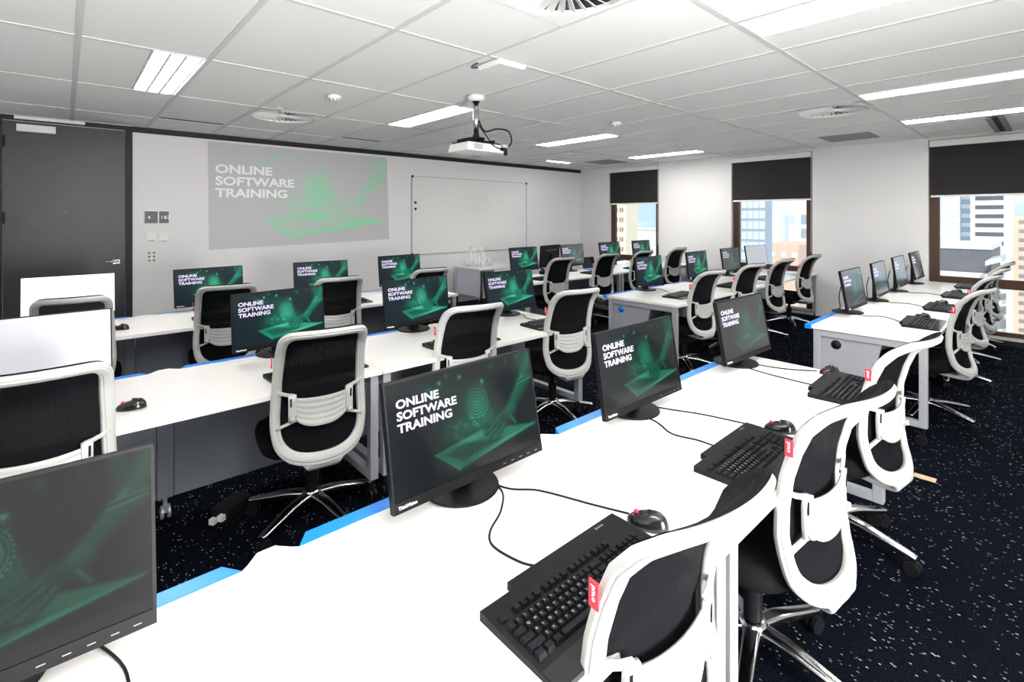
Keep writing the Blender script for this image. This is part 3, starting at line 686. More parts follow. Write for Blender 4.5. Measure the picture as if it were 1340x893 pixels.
for k, (dx, l_) in enumerate([(0, 'leftmost glass carafe on the side table'), (.10, 'second glass carafe from the left on the side table'), (.21, 'third glass carafe from the left on the side table'), (.31, 'rightmost glass carafe on the side table')]):
    o = ca if k == 0 else copy_tree(ca); o.location = (5.07 + k * .052, 6.64 - k * .047, .70); tag(o, l_, 'carafe', 'glass carafes on the side table')
tu = tumbler()
for k, (px, py, l_) in enumerate([(4.98, 6.62, 'glass tumbler left of the carafes, front'), (5.06, 6.72, 'glass tumbler left of the carafes, rear'), (5.06, 6.52, 'glass tumbler in front of the carafes'), (5.30, 6.44, 'glass tumbler right of the carafes, front'), (5.38, 6.50, 'glass tumbler right of the carafes, rear')]):
    o = tu if k == 0 else copy_tree(tu); o.location = (px, py, .70); tag(o, l_, 'glass', 'glass tumblers on the side table')

# ------------------------------------------------------------------ chairs
PZ = [(a, b - .03) for a, b in [(.36, -.228), (.385, -.215), (.42, -.200), (.46, -.186), (.52, -.176), (.58, -.165), (.66, -.163), (.74, -.172), (.82, -.193), (.88, -.218), (.93, -.260), (.965, -.302), (1.0, -.355)]]
def py(z):
    zz = [p[0] for p in PZ]; return float(np.interp(z, zz, [p[1] for p in PZ]))
def pyx(x, z, k=.042): return py(z) + k * ((abs(x) / .2) ** 2 - .75)
RC = [(0, .966), (.09, .966), (.140, .963), (.166, .946), (.177, .915), (.181, .84), (.186, .76), (.188, .70), (.191, .64), (.194, .58), (.191, .52), (.176, .467), (.138, .428), (.08, .408), (0, .402)]
def ring_path():
    P = RC + [(-x, z) for x, z in RC[-2:0:-1]]
    return [(q.x, q.y) for q in spline([(a, b, 0) for a, b in P], 4, True)]
RP = ring_path()
def outset(d):
    Q = []; n = len(RP)
    for i, (x, z) in enumerate(RP):
        a = RP[(i + 1) % n]; b = RP[i - 1]; tx, tz = a[0] - b[0], a[1] - b[1]; l_ = math.hypot(tx, tz); Q.append((x - tz / l_ * d, z + tx / l_ * d))
    return Q
RO = outset(.015)
if max(q[1] for q in RO) < max(q[1] for q in RP): RO = outset(-.015)
RZ0, RZ1 = min(q[1] for q in RO) + .0005, max(q[1] for q in RO) - .0005
def half_width(z, RP=RP):
    w_ = 0
    for (xa, za), (xb, zb) in zip(RP, RP[1:] + RP[:1]):
        if xa >= 0 and xb >= 0 and min(za, zb) <= z <= max(za, zb) and abs(zb - za) > 1e-6:
            w_ = max(w_, xa + (xb - xa) * (z - za) / (zb - za))
    return w_
def surf(x, z): return Vector((x, pyx(x, z), .385 + (z - .385) * 1.05))
def snormal(x, z):
    e = .004; n = (surf(x + e, z) - surf(x - e, z)).cross(surf(x, z + e) - surf(x, z - e)); n.normalize(); return n   # points to -y (rear)
def patch(bm, F, nu, nv, th):
    """solid patch: F(s,t)->(x,z,offset to the rear)"""
    rows = []
    for back in (0, 1):
        g = []
        for j in range(nv + 1):
            r_ = []
            for i in range(nu + 1):
                x, z, o = F(i / nu, j / nv); r_.append(bm.verts.new(surf(x, z) + snormal(x, z) * (o + back * th)))
            g.append(r_)
        rows.append(g)
    a, b = rows
    for j in range(nv):
        for i in range(nu):
            bm.faces.new((a[j][i], a[j][i + 1], a[j + 1][i + 1], a[j + 1][i])); bm.faces.new((b[j][i], b[j + 1][i], b[j + 1][i + 1], b[j][i + 1]))
    for i in range(nu):
        bm.faces.new((a[0][i], b[0][i], b[0][i + 1], a[0][i + 1])); bm.faces.new((a[nv][i], a[nv][i + 1], b[nv][i + 1], b[nv][i]))
    for j in range(nv):
        bm.faces.new((a[j][0], a[j + 1][0], b[j + 1][0], b[j][0])); bm.faces.new((a[j][nu], b[j][nu], b[j + 1][nu], a[j + 1][nu]))
def bar(bm, pts, wd, th, off):
    P = [surf(x, z) + snormal(x, z) * off for x, z in pts]; F = []; S_ = []
    for i, p in enumerate(P):
        T = (P[min(i + 1, len(P) - 1)] - P[max(i - 1, 0)]).normalized(); N = snormal(*pts[i]); F.append((T.cross(N).normalized(), N)); S_.append(rsec(wd / 2, th / 2))
    sweep(bm, P, F, S_)
def make_chair():
    t = empty('office_chair', (0, 0, 0))
    bm = B(); P = []; F = []; Sx = []; n = len(RP)
    for i, (x, z) in enumerate(RP):
        p = surf(x, z); q = surf(*RP[(i + 1) % n]); o = surf(*RP[i - 1]); T = (q - o).normalized(); N = snormal(x, z); Bn = T.cross(N).normalized()
        low = max(0, min(1, (.50 - z) / .10)); up = max(0, min(1, (z - .93) / .03))
        P.append(p); F.append((Bn, N)); Sx.append(rsec(.0215 + .007 * low, .0105, .55))
    sweep(bm, P, F, Sx, True); fr = mk('back_frame', bm, WPL, t, True)
    # outer lip running round the back of the frame
    bm = B(); P2 = [p + f[1] * .010 - f[0] * 0 for p, f in zip(P, F)]
    sweep(bm, P2, F, [rsec(.013, .006, .6)] * n, True); mk('frame_ridge', bm, WPL, fr, True)
    # mesh
    bm = B()
    def FM(s, t_):
        z = RZ0 + (RZ1 - RZ0) * (.5 - .5 * math.cos(math.pi * t_)); w_ = max(.05, half_width(z, RO)); return ((s * 2 - 1) * w_, z, -.0125)
    patch(bm, FM, 14, 44, .0015); mk('mesh_back', bm, MESHF, t, True)
    # lumbar support
    bm = B()
    def FL_(s, t_):
        x = (s * 2 - 1) * .128; top = .672 - .010 * (1 - (2 * s - 1) ** 2); bot = .535 + .055 * abs(2 * s - 1) ** 3
        z = bot + (top - bot) * t_; rib = .0022 * abs(math.sin(t_ * math.pi * 5)); return (x, z, .010 + rib)
    patch(bm, FL_, 16, 30, .006); lum = mk('lumbar_support', bm, WPL, t, True)
    for s in (-1, 1):
        bm = B(); bar(bm, [(s * .122, .565), (s * .122, .60), (s * .122, .65), (s * .122, .688)], .034, .014, .018); mk('slider', bm, WPL, lum, True)
        bm = B(); bar(bm, [(s * .127, .635), (s * .127, .675)], .007, .004, .0255); mk('slider_slot', bm, BLK, lum)
        bm = B(); q = surf(s * .120, .578) + snormal(s * .12, .578) * .026; cyl(bm, q, q + snormal(s * .12, .578) * .012, .013, .010, 16); mk('slider_knob', bm, WPL, lum, True)
        bm = B(); bar(bm, [(s * .115, .682), (s * .14, .686), (s * .165, .694), (s * .188, .708)], .014, .012, .012); mk('support_arm', bm, WPL, lum, True); bm = B(); bar(bm, [(s * .118, .568), (s * .14, .560), (s * .165, .550), (s * .188, .538)], .013, .012, .012); mk('support_arm', bm, WPL, lum, True)
    # bracket from the frame to under the seat
    bm = B(); pts = spline([(0, -.250, .402), (0, -.268, .380), (0, -.252, .360), (0, -.19, .352), (0, -.10, .355), (0, -.03, .362)], 6); Fb = []; Sb = []
    for i, p in enumerate(pts):
        T = (pts[min(i + 1, len(pts) - 1)] - pts[max(i - 1, 0)]).normalized(); X = Vector((1, 0, 0)); Fb.append((X, T.cross(X))); k = i / (len(pts) - 1)
        Sb.append(rsec(.072 * (1 - k) ** 1.5 + .036, .013, .9))
    sweep(bm, pts, Fb, Sb); mk('back_bracket', bm, WPL, t, True)
    # seat
    bm = B(); rings = []; n = 36
    def outl(s, k):
        a = 2 * math.pi * k / n; cx, sy = math.cos(a), math.sin(a); e = .55
        x = math.copysign(abs(cx) ** e, cx) * .245 * s; y = math.copysign(abs(sy) ** e, sy) * .235 * s + .045; return x, y
    for s, z in ((.80, .385), (.96, .392), (1.0, .415), (1.0, .435), (.96, .458), (.86, .468), (.5, .464), (.08, .460)):
        rings.append([bm.verts.new((*outl(s, k), z - (.012 if outl(s, k)[1] > .22 else 0))) for k in range(n)])
    for a, b in zip(rings, rings[1:]):
        for k in range(n): bm.faces.new((a[k], a[(k + 1) % n], b[(k + 1) % n], b[k]))
    bm.faces.new(rings[0][::-1]); bm.faces.new(rings[-1]); mk('seat', bm, FAB, t, True)
    bm = B(); vs = box(bm, -.20, -.14, .367, .20, .24, .386)
    for v in vs:
        if v.co.z < .375: v.co.x *= .85; v.co.y = .05 + (v.co.y - .05) * .85
    mk('seat_pan', bm, BLK, t, bevel=.008)
    boxes('tilt_mechanism', [(-.06, -.07, .315, .06, .12, .366)], BLK, t, bevel=.01)
    bm = B(); tube(bm, [(.05, .05, .345), (.17, .05, .345), (.20, .05, .34)], .007); box(bm, .19, .03, .330, .235, .07, .345); mk('lever', bm, BLK, t)
    bm = B(); lathe(bm, [(.030, .13), (.030, .25), (.034, .252), (.034, .262), (.018, .264), (.018, .316)], 20); mk('gas_lift', bm, BLK, t)
    bm = B(); lathe(bm, [(.035, .075), (.050, .085), (.048, .125), (.036, .142), (.020, .145)], 28); mk('hub', bm, ALU, t, True)
    bm = B(); P = spline([(.03, 0, .112), (.12, 0, .108), (.22, 0, .090), (.295, 0, .076), (.315, 0, .072)], 5); Fb = []; Sb = []
    for i, p in enumerate(P):
        T = (P[min(i + 1, len(P) - 1)] - P[max(i - 1, 0)]).normalized(); Yv = Vector((0, 1, 0)); Fb.append((Yv, T.cross(Yv))); k = i / (len(P) - 1); Sb.append(rsec(.029 * (1 - k) + .016 * k, .018 * (1 - k) + .011 * k, .7))
    sweep(bm, P, Fb, Sb); leg_o = mk('leg', bm, ALU, t, True); leg_me = leg_o.data
    bm = B(); cyl(bm, (.30, -.021, .029), (.30, -.006, .029), .0285, n=20); cyl(bm, (.30, .006, .029), (.30, .021, .029), .0285, n=20)
    lathe(bm, [(.0, .055), (.012, .062), (.012, .075)], 12, Matrix.Translation((.302, 0, 0))); box(bm, .283, -.010, .03, .315, .010, .058)
    ca_o = mk('castor', bm, BLK, leg_o)
    for k in range(1, 5):
        l2 = link('leg', leg_me, t); l2.rotation_euler = (0, 0, R(72 * k)); l2['label'] = 'polished metal leg'; c2 = link('castor', ca_o.data, l2)
    leg_o['label'] = 'polished metal leg'
    # red tag on the left upright
    bm = B(); q = surf(-.2085, .845); box(bm, q.x - .006, q.y - .008, .835, q.x - .002, q.y + .014, .882); tg = mk('fabric_tag', bm, RED, t); tg['label'] = 'red tag'
    me, cc = text_mesh('buro', .015); cc2 = np.stack([q.x - .0064 - cc[:, 2] * .3, q.y - .001 + cc[:, 1], .876 - cc[:, 0]], 1); set_co(me, cc2, WLET); link('tag_lettering', me, tg)
    return t
proto = make_chair()
CH = [  # x, y, yaw, dz of nothing, leg angle, label
 (0.905, 0.740, -4, 20, 'nearest white chair, cut by the bottom edge of the photo'),
 (1.750, 0.705, -6, -14, 'white chair second from camera, beside the nearest desk, red tag'),
 (2.700, 0.715, -8, -18, 'white chair third from camera, at the end of nearest desk'),
 (-0.070, 2.575, 1, 30, 'leftmost white chair, cut by the left photo edge'),
 (0.930, 2.545, -9, 2, 'white chair seen fully from behind, centre left, red tag'),
 (1.820, 2.575, -10, 10, 'white chair half hidden behind the nearest full monitor'),
 (2.740, 2.575, -11, -20, 'white chair at the right end of the middle left desk'),
 (0.058, 4.445, -4, 5, 'white chair in front of the blank white monitor and door'),
 (0.945, 4.445, -9, 15, 'white chair on the back left desk, left of the centre monitor'),
 (1.766, 4.360, -9, 25, 'white chair below the projected slide at back left desk'),
 (2.700, 4.445, -5, 40, 'white chair at the right end of the back left desk'),
 (4.660, 4.485, -5, 10, 'white chair at the aisle end of back window desk'),
 (5.610, 4.485, -5, 15, 'white chair second from the aisle at back window desk'),
 (6.490, 4.485, -5, 30, 'small far white chair third from the aisle, back window desk'),
 (7.490, 4.485, -6, 50, 'small far white chair closest to the windows, back window desk'),
 (4.585, 2.515, -6, 12, 'white chair at the aisle end of middle window desk'),
 (5.575, 2.515, -11, 33, 'second white chair from the aisle at middle window desk'),
 (6.430, 2.515, -6, 8, 'third white chair from the aisle at middle window desk'),
 (7.450, 2.515, -5, 0, 'white chair closest to the windows at middle window desk'),
 (4.860, 0.685, -8, -36, 'white chair at the aisle end of right window desk'),
 (6.050, 0.710, -8, -20, 'second white chair from the aisle at right window desk'),
 (6.920, 0.705, -4, 0, 'third white chair from the aisle at right window desk'),
 (7.800, 0.712, -7, 20, 'farthest white chair of the right window desk, by the glass'),
]
for k, (x, y, yaw, la, lab) in enumerate(CH):
    o = proto if k == 0 else copy_tree(proto)
    o.location = (x, y, 0); o.rotation_euler = (0, 0, R(yaw)); tag(o, lab, 'office chair', 'white framed office chairs with black mesh backs')
    legs = [q for q in bpy.data.objects if q.parent == o and q.name.startswith('leg')]
    for q, l_ in enumerate(legs): l_.rotation_euler = (0, 0, R(72 * q + la))
# tan label hanging under a seat
tag(boxes('paper_tag', [(2.94, .38, .300, 2.98, .46, .304)], TAN), 'small tan paper tag behind the third chair', 'tag')

# ------------------------------------------------------------------ keyboards, mice, cables
U = .0187
def key_layout():
    K = []; x0 = -.222; y0 = -.062
    rows = [[1.25, 1.25, 1.25, 6.25, 1.25, 1.25, 1.25, 1.25], [2.25] + [1] * 10 + [2.75], [1.75] + [1] * 11 + [2.25], [1.5] + [1] * 12 + [1.5], [1] * 13 + [2]]
    for r_, row in enumerate(rows):
        x = 0
        for w_ in row: K.append((x0 + (x + w_ / 2) * U, y0 + r_ * U, w_)); x += w_
    yf = y0 + 5 * U + .008; x = 0
    K.append((x0 + .5 * U, yf, 1))
    for g in range(3):
        for k in range(4): K.append((x0 + (2 + g * 4.5 + k + .5) * U, yf, 1))
    xn = x0 + 15.35 * U
    for k in range(3):
        K.append((xn + (k + .5) * U, yf, 1)); K.append((xn + (k + .5) * U, y0 + 4 * U, 1)); K.append((xn + (k + .5) * U, y0 + 3 * U, 1)); K.append((xn + (k + .5) * U, y0, 1))
    K.append((xn + 1.5 * U, y0 + U, 1))
    xp = xn + 3.35 * U
    for r_ in range(5):
        for k in range(4):
            if (r_, k) != (0, 1): K.append((xp + (k + .5) * U, y0 + r_ * U, 1))
    return K
KL = key_layout(); KM = {}
def keymesh(w_):
    if w_ not in KM:
        bm = B(); vs = box(bm, -w_ * U / 2 + .0008, -U / 2 + .0008, 0, w_ * U / 2 - .0008, U / 2 - .0008, .009)
        for v in vs:
            if v.co.z > .005: v.co.x -= math.copysign(.0025, v.co.x); v.co.y -= math.copysign(.0025, v.co.y)
        me = bpy.data.meshes.new('key'); bm.to_mesh(me); bm.free(); me.materials.append(KEY); KM[w_] = me
    return KM[w_]
def _body(bm):
    vs = box(bm, -.234, -.115, .0, .234, .085, .009)
    for v in vs:
        if v.co.z > .005 and v.co.y > 0: v.co.z = .019
    
kb_body = monitor_mesh('keyboard_body', lambda bm: _body(bm), BLK)
kb_strip = monitor_mesh('top_strip', lambda bm: (box(bm, -.14, .085, .002, .234, .108, .0185)), BLK)
kb_palm = monitor_mesh('palm_rest', lambda bm: box(bm, -.232, -.132, .0, .232, -.0845, .0105), GBL)
kb_keys_bm = B()
for x, y, w_ in KL:
    vs = box(kb_keys_bm, x - w_ * U / 2 + .0008, y - U / 2 + .0008, 0, x + w_ * U / 2 - .0008, y + U / 2 - .0008, .009)
    for v in vs:
        if v.co.z > .005: v.co.x -= math.copysign(.0025, v.co.x - x); v.co.y -= math.copysign(.0025, v.co.y - y)
    for v in vs: v.co.z += .0115 + (v.co.y + .062) * .05
kb_keys = bpy.data.meshes.new('keys'); kb_keys_bm.to_mesh(kb_keys); kb_keys_bm.free(); kb_keys.materials.append(KEY)
LEG = [('ZXCVBNM,./', 1, 2.25), ('ASDFGHJKL;', 2, 1.75), ('QWERTYUIOP', 3, 1.5), ('1234567890', 4, 1.0)]
def legends():
    import itertools
    bm = B()
    for chars, r_, off in LEG:
        for k, ch in enumerate(chars):
            me, cc = text_mesh(ch, .0075); x = -.222 + (off + k + .3) * U; y = -.062 + r_ * U - .001
            cc = np.stack([cc[:, 0] + x, cc[:, 1] + y, .0207 + (y + .062) * .05 + cc[:, 2] * .1 + .0003], 1)
            for v, c_ in zip(me.vertices, cc): v.co = c_
            bm.from_mesh(me); bpy.data.meshes.remove(me)
    me, cc = text_mesh('lenovo', .011)
    for v, c_ in zip(me.vertices, cc): v.co = (c_[0] + .145, c_[1] + .091, .019 + c_[2] * .1)
    bm.from_mesh(me); bpy.data.meshes.remove(me)
    m2 = bpy.data.meshes.new('key_lettering'); bm.to_mesh(m2); bm.free(); m2.materials.append(LEGM); return m2
kb_leg = legends()
def keyboard(x, y, yaw, label, near=False, z=.70):
    t = tag(empty('keyboard', (x, y, z + .0005), R(yaw)), label, 'keyboard', 'black keyboards on the desks')
    link('keyboard_body', kb_body, t); link('top_strip', kb_strip, t); link('palm_rest', kb_palm, t)
    if near:
        for kx, ky, w_ in KL: o = link('key', keymesh(w_), t); o.location = (kx, ky, .0115 + (ky + .062) * .05)
        link('key_lettering', kb_leg, t)
    else: tag(link('keys', kb_keys, t), kind='stuff')
    return t
KB = [(.852, .695, 0, 'nearest keyboard, large, under the nearest chair back', 1), (1.72, .70, 1, 'keyboard in the middle of the nearest desk', 1), (2.72, .685, 2, 'keyboard at the aisle end of the nearest desk', 1),
 (.98, 2.62, 3, 'keyboard left of the fully visible rear-view chair', 0), (1.90, 2.60, 0, 'keyboard behind the chair hidden by near monitor', 0), (2.75, 2.60, -3, 'keyboard at the aisle end of the middle left desk', 0),
 (.98, 4.52, 0, 'keyboard behind the chair at back left desk', 0), (1.95, 4.52, 0, 'keyboard below the projected slide on back left desk', 0), (4.72, 4.55, 0, 'keyboard at the aisle end of back window desk', 0), (5.75, 4.55, 0, 'second keyboard from the aisle, back window desk', 0), (6.75, 4.52, 0, 'third keyboard from the aisle, back window desk', 0), 
 (4.72, 2.62, 2, 'keyboard at the aisle end of middle window desk', 0), (5.85, 2.60, 0, 'second keyboard from the aisle, middle window desk', 0), (6.85, 2.60, 0, 'third keyboard from the aisle, middle window desk', 0),
 (4.83, .71, 2, 'keyboard at the aisle end of right window desk', 0), (5.78, .71, 0, 'second keyboard from the aisle, right window desk', 0), (6.78, .71, 0, 'third keyboard from the aisle, right window desk', 0), (7.75, .71, 0, 'keyboard farthest along the right window desk', 0)]
for a in KB: keyboard(*a[:4], near=bool(a[4]))
def make_mouse():
    t = empty('computer_mouse', (0, 0, 0)); bm = B(); n = 24; rings = []
    for j in range(9):
        f = j / 8; r_ = math.cos(f * math.pi / 2) ** .55 if j < 8 else .02
        rings.append([bm.verts.new((.031 * r_ * math.cos(2 * math.pi * k / n), .055 * r_ * math.sin(2 * math.pi * k / n), .002 + .034 * math.sin(f * math.pi / 2) * (1 - .25 * math.sin(2 * math.pi * k / n)))) for k in range(n)])
    for a, b in zip(rings, rings[1:]):
        for k in range(n): bm.faces.new((a[k], a[(k + 1) % n], b[(k + 1) % n], b[k]))
    bm.faces.new(rings[0][::-1]); bm.faces.new(rings[-1]); mk('mouse_shell', bm, GBL, t, True)
    bm = B(); cyl(bm, (-.0035, .030, .0285), (.0035, .030, .0285), .0065, n=16); w_ = mk('scroll_wheel', bm, RED, t, True); w_['label'] = 'red scroll wheel'
    return t
ms = make_mouse()
for k, (x, y, yaw, lab) in enumerate([(1.135, .725, 20, 'glossy black mouse beside the nearest keyboard'), (2.01, .71, 25, 'black mouse beside the middle keyboard, nearest desk'), (3.0 - .06, .80, 60, 'black mouse behind the end keyboard, nearest desk'), (.21, 2.63, 70, 'black mouse alone on the middle left desk'), (.30, 4.53, 60, 'black mouse alone on the back left desk'),
   (5.10, .74, 20, 'black mouse at the aisle end, right window desk'), (6.05, .74, 20, 'second black mouse from aisle, right window desk'), (7.05, .74, 20, 'third black mouse from aisle, right window desk'), (3.06 - .17, 4.60, 0, 'black mouse at the end of back left desk'), (2.12, 4.62, 10, 'black mouse right of chair on back left desk')]):
    o = ms if k == 0 else copy_tree(ms); o.location = (x, y, .7005); o.rotation_euler = (0, 0, R(yaw)); tag(o, lab, 'mouse', 'black computer mice on the desks')
def cable(pts, label, r=.0027):
    bm = B(); tube(bm, spline([(a, b, .7035) for a, b in pts], 7), r); tag(mk('cable', bm, BLK, None, True), label, 'cable', 'thin black cables on the desks')
cable([(.93, 1.34 - .06), (.96, 1.18), (.955, 1.10), (.89, 1.03), (.81, .98), (.78, .93), (.79, .85), (.81, .81)], 'black cable curling from nearest full monitor to the keyboard')
cable([(.94, 1.28), (.975, 1.11), (1.04, 1.03), (1.10, .88), (1.14, .785)], 'black cable from nearest full monitor to the glossy mouse')
cable([(1.82, 1.28), (1.85, 1.19), (1.89, 1.09), (1.94, .97), (1.985, .77)], 'black cable from middle near monitor to its mouse')
cable([(1.76, 1.27), (1.735, 1.08), (1.68, .97), (1.70, .88), (1.70, .815)], 'black cable from middle near monitor to its keyboard')
cable([(2.81, 1.27), (2.82, 1.07), (2.86, .95), (2.93, .855)], 'black cable from end near monitor to its mouse')
cable([(2.76, 1.27), (2.70, 1.07), (2.68, .96), (2.67, .80)], 'black cable from end near monitor to its keyboard')
cable([(.03, 1.26), (.08, 1.12), (.07, 1.0), (.02, .9)], 'black cable below the large left-edge monitor')
cable([(4.98, 1.27), (4.86, 1.08), (4.93, .96), (4.78, .82)], 'black cable at the aisle end, right window desk')
cable([(5.90, 1.27), (5.80, 1.08), (5.85, .95), (5.75, .82)], 'second black cable from the aisle, right window desk')
cable([(6.82, 1.27), (6.72, 1.08), (6.80, .95), (6.72, .82)], 'third black cable from the aisle, right window desk')
cable([(4.86, 3.15), (4.98, 3.02), (4.86, 2.88), (4.76, 2.74)], 'black cable on the aisle end of middle window desk')
cable([(2.80, 3.15), (2.92 - .1, 2.98), (2.74, 2.86), (2.76, 2.72)], 'black cable on the right end of middle left desk')
# papers, folder, tablet, small box
def paper(x, y, yaw, label, cat='papers', n=3, m=PAPER, name='paper_stack', sz=(.105, .148), group=None):
    t = tag(empty(name, (x, y, .7005), R(yaw)), label, cat, group)
    for k in range(n):
        o = boxes('sheet' if m is PAPER else 'cover', [(-sz[0], -sz[1], k * .0045, sz[0], sz[1], k * .0045 + .004)], m, t); o.rotation_euler = (0, 0, R(k * 7)); o.location = (k * .01, -k * .006, 0)
paper(7.28, 2.72, 20, 'white papers on the middle window desk beneath the window', group='white paper stacks on the window desks')
paper(7.70, 2.62, -30, 'white papers beside the chair closest to the windows', n=4, group='white paper stacks on the window desks')
paper(6.35, 2.62, 10, 'white papers between second and third keyboards, middle window desk', group='white paper stacks on the window desks')
paper(7.15, 4.62, 80, 'white papers on the back window desk under the far window', n=3, group='white paper stacks on the window desks')
paper(6.15, 4.80, 75, 'blue folder lying on the back window desk', 'folder', 2, BLU, 'folder', (.11, .2))
t = tag(empty('tablet', (6.20, 5.02, .7005), R(-12)), 'small dark tablet standing on the back window desk', 'tablet')
bm = B(); box(bm, -.12, 0, 0, .12, .010, .18, Matrix.Rotation(R(-14), 4, 'X')); mk('tablet_case', bm, BLK, t); 
bm = B(); box(bm, -.105, -.002, .012, .105, .0, .168, Matrix.Rotation(R(-14), 4, 'X')); mk('tablet_screen', bm, GBL, t)
t = tag(empty('desk_phone', (5.10, 4.88, .7005), R(5)), 'dark desk phone beside the pale green slide monitor', 'phone')
bm = B(); vs = box(bm, -.09, -.09, 0, .09, .09, .05)
for v in vs:
    if v.co.y < 0 and v.co.z > .02: v.co.z = .02
mk('phone_body', bm, BLK, t, bevel=.004); bm = B(); tube(bm, [(-.06, -.07, .045), (-.06, -.02, .055), (-.06, .04, .07), (-.06, .08, .072)], .014); mk('handset', bm, BLK, t, True)
# grommet ring on the nearest desk
bm = B(); lathe(bm, [(.040, 0), (.040, .0015), (.036, .0015)], 32); o = mk('grommet_cover', bm, TOP); o.location = (1.40, 1.20, .7002); tag(o, 'round white grommet cover between two near monitors', 'grommet cover')
# power box on the floor
t = tag(empty('power_box', (.62, 2.80, .0005), R(35)), 'black floor power box with two white plugs', 'power box')
boxes('power_case', [(-.07, -.05, 0, .09, .05, .075)], BLK, t, bevel=.006)
boxes('plug', [(-.095, -.038, .035, -.0705, -.01, .06)], SOCK, t); boxes('plug', [(-.095, .01, .012, -.0705, .038, .037)], SOCK, t)

# ------------------------------------------------------------------ windows, blinds
for k, (a, b) in enumerate(WIN):
    wd = st(empty('window_%d' % (k + 1), (X1, a, 0)), ['far window nearest the whiteboard corner', 'middle window behind the middle window desk', 'right window beside the farthest chairs'][k], 'window')
    Wd = b - a; f = .10; x0, x1 = .07, .13
    boxes('window_frame', [(x0, .001, .09, x1, f, 2.494), (x0, Wd - f, .09, x1, Wd - .001, 2.494), (x0, f, 2.40, x1, Wd - f, 2.494), (x0, f, .09, x1, Wd - f, .14)], BRN, wd)
    boxes('transom', [(x0 - .01, f, .655, x1, Wd - f, .765)], BRN, wd)
    boxes('pane', [(x0 + .025, f, .766, x0 + .031, Wd - f, 2.399)], PANE, wd); boxes('pane', [(x0 + .025, f, .141, x0 + .031, Wd - f, .654)], PANE, wd)
    boxes('sill', [(.0, .001, .0655, .16, Wd - .001, .089)], WPL2, wd)
    t = tag(empty('roller_blind', (X1, (a + b) / 2, 2.49)), ['charcoal roller blind on the far window', 'charcoal roller blind on the middle window', 'charcoal roller blind on the right window'][k], 'roller blind', 'charcoal roller blinds')
    h_ = Wd / 2 - .012
    boxes('cassette', [(-.03, -h_, -.085, .045, h_, -.003)], WPL2, t, bevel=.008); boxes('blind_fabric', [(.008, -h_ + .012, -.705, .012, h_ - .012, -.085)], BLIND, t); boxes('bottom_bar', [(.0, -h_ + .01, -.725, .02, h_ - .01, -.700)], WPL2, t)
    bm = B(); tube(bm, [(.0, -h_ + .004, -.08), (.0, -h_ + .004, -1.5)], .003, 6); mk('bead_chain', bm, WPL2, t)

# ------------------------------------------------------------------ the city outside
def building(label, X, ya, yb, z0, z1, dep, m, name='building'):
    t = tag(empty(name, (X, (ya + yb) / 2, z0)), label, 'building'); h = abs(yb - ya) / 2
    boxes('wall', [(0, -h, 0, dep, h, z1 - z0)], m, t); return t, h, z1 - z0
def wins(t, rects, m, dpt=.12, name='window'):
    cache = {}
    for (y, z, wy, wz) in rects:
        k = (round(wy, 2), round(wz, 2))
        if k not in cache:
            bm = B(); box(bm, -dpt, -wy / 2, -wz / 2, .05, wy / 2, wz / 2); me = bpy.data.meshes.new(name); bm.to_mesh(me); bm.free(); me.materials.append(m); cache[k] = me
        link(name, cache[k], t, loc=(0, y, z))
t, h, H_ = building('cream tower with paired reddish windows in the far window', 60, 41.9, 46.5, -30, 9, 3, B_BEIGE)
wins(t, [(y - 44.2, z, .20, .62) for y in (42.45, 42.85, 43.45, 43.85, 44.6, 45.0) for z in [30 + 4.0 - k * 1.42 for k in range(10)]], B_REDW)
t, h, H_ = building('pale low building right of the cream tower', 112, 58, 77, -40, -1.7, 20, B_WHITE)
wins(t, [(y - 67.5, z, .7, .9) for y in (70.5, 72.0, 73.5, 63, 65) for z in (36.4, 34.6, 32.8)], B_PALE); boxes('roof_edge', [(-.4, -9.5, 38.3, .0, 9.5, 38.9)], B_GREEN, t)
t = tag(empty('church_spire', (125, 85.5, -5)), 'thin pointed spire above the pale low building', 'spire')
bm = B(); bmesh.ops.create_cone(bm, cap_ends=True, segments=6, radius1=1.2, radius2=.05, depth=6, matrix=Matrix.Translation((0, 0, 5))); box(bm, -1, -1, -8, 1, 1, 2); mk('spire_body', bm, B_PALE, t)
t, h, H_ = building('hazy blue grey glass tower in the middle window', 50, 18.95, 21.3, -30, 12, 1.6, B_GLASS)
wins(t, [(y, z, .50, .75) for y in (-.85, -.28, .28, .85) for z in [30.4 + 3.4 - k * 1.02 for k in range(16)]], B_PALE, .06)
boxes('white_edge', [(-.15, h, 0, 1, h + .35, 42)], B_WHITE, t)
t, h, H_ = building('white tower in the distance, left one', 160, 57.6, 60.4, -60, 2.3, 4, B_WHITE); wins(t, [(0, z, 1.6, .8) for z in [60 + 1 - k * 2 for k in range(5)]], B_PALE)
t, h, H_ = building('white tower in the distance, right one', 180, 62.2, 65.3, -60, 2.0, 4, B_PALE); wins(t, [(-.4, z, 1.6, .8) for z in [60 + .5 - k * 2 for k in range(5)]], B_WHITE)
t, h, H_ = building('glass and white tower at the right of middle window', 90, 26.6, 29.5, -40, 3.0, 3, B_WHITE); wins(t, [(-.2, z, 1.4, 1.5) for z in [40 + 1.2 - k * 2.3 for k in range(6)]], B_GLASS)
t, h, H_ = building('low terracotta roofed block below the distant towers', 70, 22.5, 27.5, -40, -2.1, 12, B_ROOF); wins(t, [(y, 36.6, .5, .6) for y in (-2, -.7, .6, 1.9)], B_WHITE)
t, h, H_ = building('distant pale block filling the skyline', 210, 66, 95, -70, -2.2, 20, B_WHITE); wins(t, [(y, 66.5, 1.5, .9) for y in range(-12, 13, 3)], B_PALE)
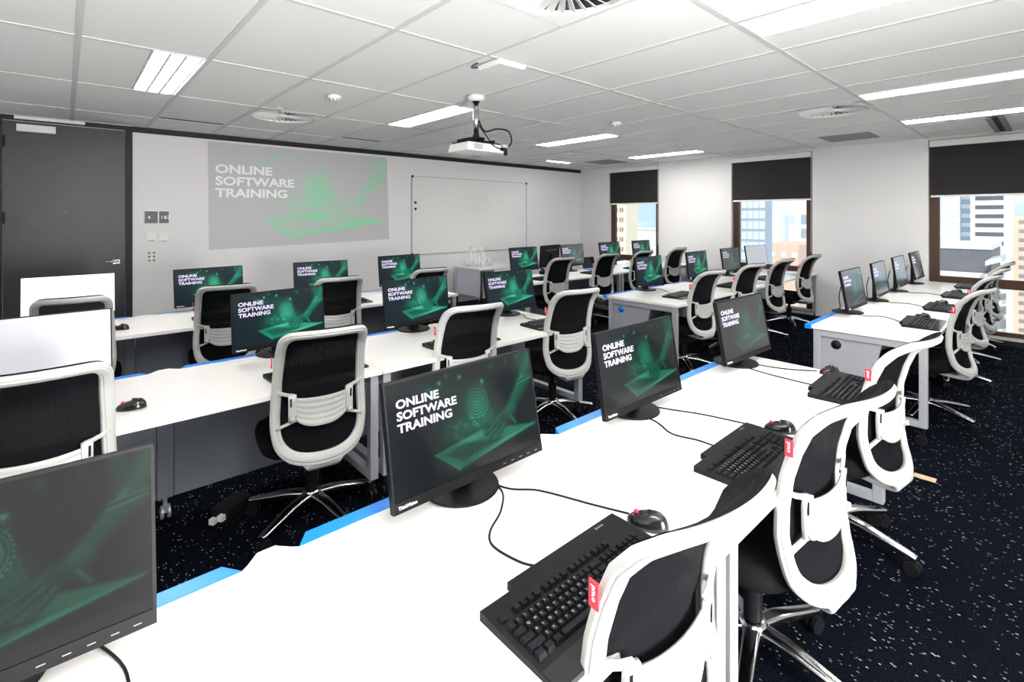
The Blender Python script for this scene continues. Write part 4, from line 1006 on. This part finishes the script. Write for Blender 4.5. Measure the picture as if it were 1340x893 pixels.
t, h, H_ = building('white gridded tower in the right window', 120, 11.6, 16.6, -50, 14, 4, B_WHITE); wins(t, [(y, z, .5, .6) for y in (-1.9, -1.1, -.3, .5, 1.3, 2.1) for z in [50 + 7 - k * 1.3 for k in range(12)]], B_PALE, .1)
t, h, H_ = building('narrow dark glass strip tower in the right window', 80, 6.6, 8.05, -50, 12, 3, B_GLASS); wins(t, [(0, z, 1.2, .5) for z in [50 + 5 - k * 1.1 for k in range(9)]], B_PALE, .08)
t, h, H_ = building('white office tower with dark horizontal window bands', 70, 3.2, 6.25, -50, 14, 4, B_WHITE); wins(t, [(.1, 50 + 5.3 - k * .92, 2.1, .40) for k in range(8)], B_DARK, .05, 'window_band')
t = tag(empty('rooftop_plant_room', (35, 3.0, -6)), 'grey flat roofed plant room in the right window', 'building')
bm = B(); box(bm, 0, -.65, 0, 6, 2.2, 5.85); mk('wall', bm, B_GREY, t); boxes('parapet', [(-.05, -.7, 5.85, 6, 2.25, 6.08)], B_GREEN, t); boxes('ledge', [(-1.5, -1.1, 4.1, -.05, 2.3, 4.65)], B_WHITE, t); boxes('railing', [(-1.6, -1.1, 3.75, -1.5, 2.3, 4.0)], B_PALE, t)
t, h, H_ = building('tan banded apartment tower at the right photo edge', 25, -1.4, 1.12, -8, 1.55, 8, B_TAN)
wins(t, [(-.05, 8 + 1.35 - k * .317, 2.3, .11) for k in range(22)], B_GBAND, .03, 'window_band'); boxes('corner_pier', [(-.15, h, 0, .3, h + .16, H_ + 6)], B_WHITE, t)
for k in range(9):
    bm = B(); z = H_ - 1.6 - k * .52; v = [bm.verts.new(p) for p in ((.1, h + .16, z), (.1, h + .72, z - .22), (3, h + .72, z - .22), (3, h + .16, z), (.1, h + .16, z + .16), (.1, h + .72, z - .06), (3, h + .72, z - .06), (3, h + .16, z + .16))]
    for q in ((0, 1, 2, 3), (7, 6, 5, 4), (0, 4, 5, 1), (1, 5, 6, 2), (2, 6, 7, 3), (3, 7, 4, 0)): bm.faces.new([v[i] for i in q])
    mk('balcony', bm, B_WHITE, t)
st(boxes('ground', [(14, -150, -45, 700, 500, -44)], B_GREEN), 'pale city ground far below the windows', 'ground')
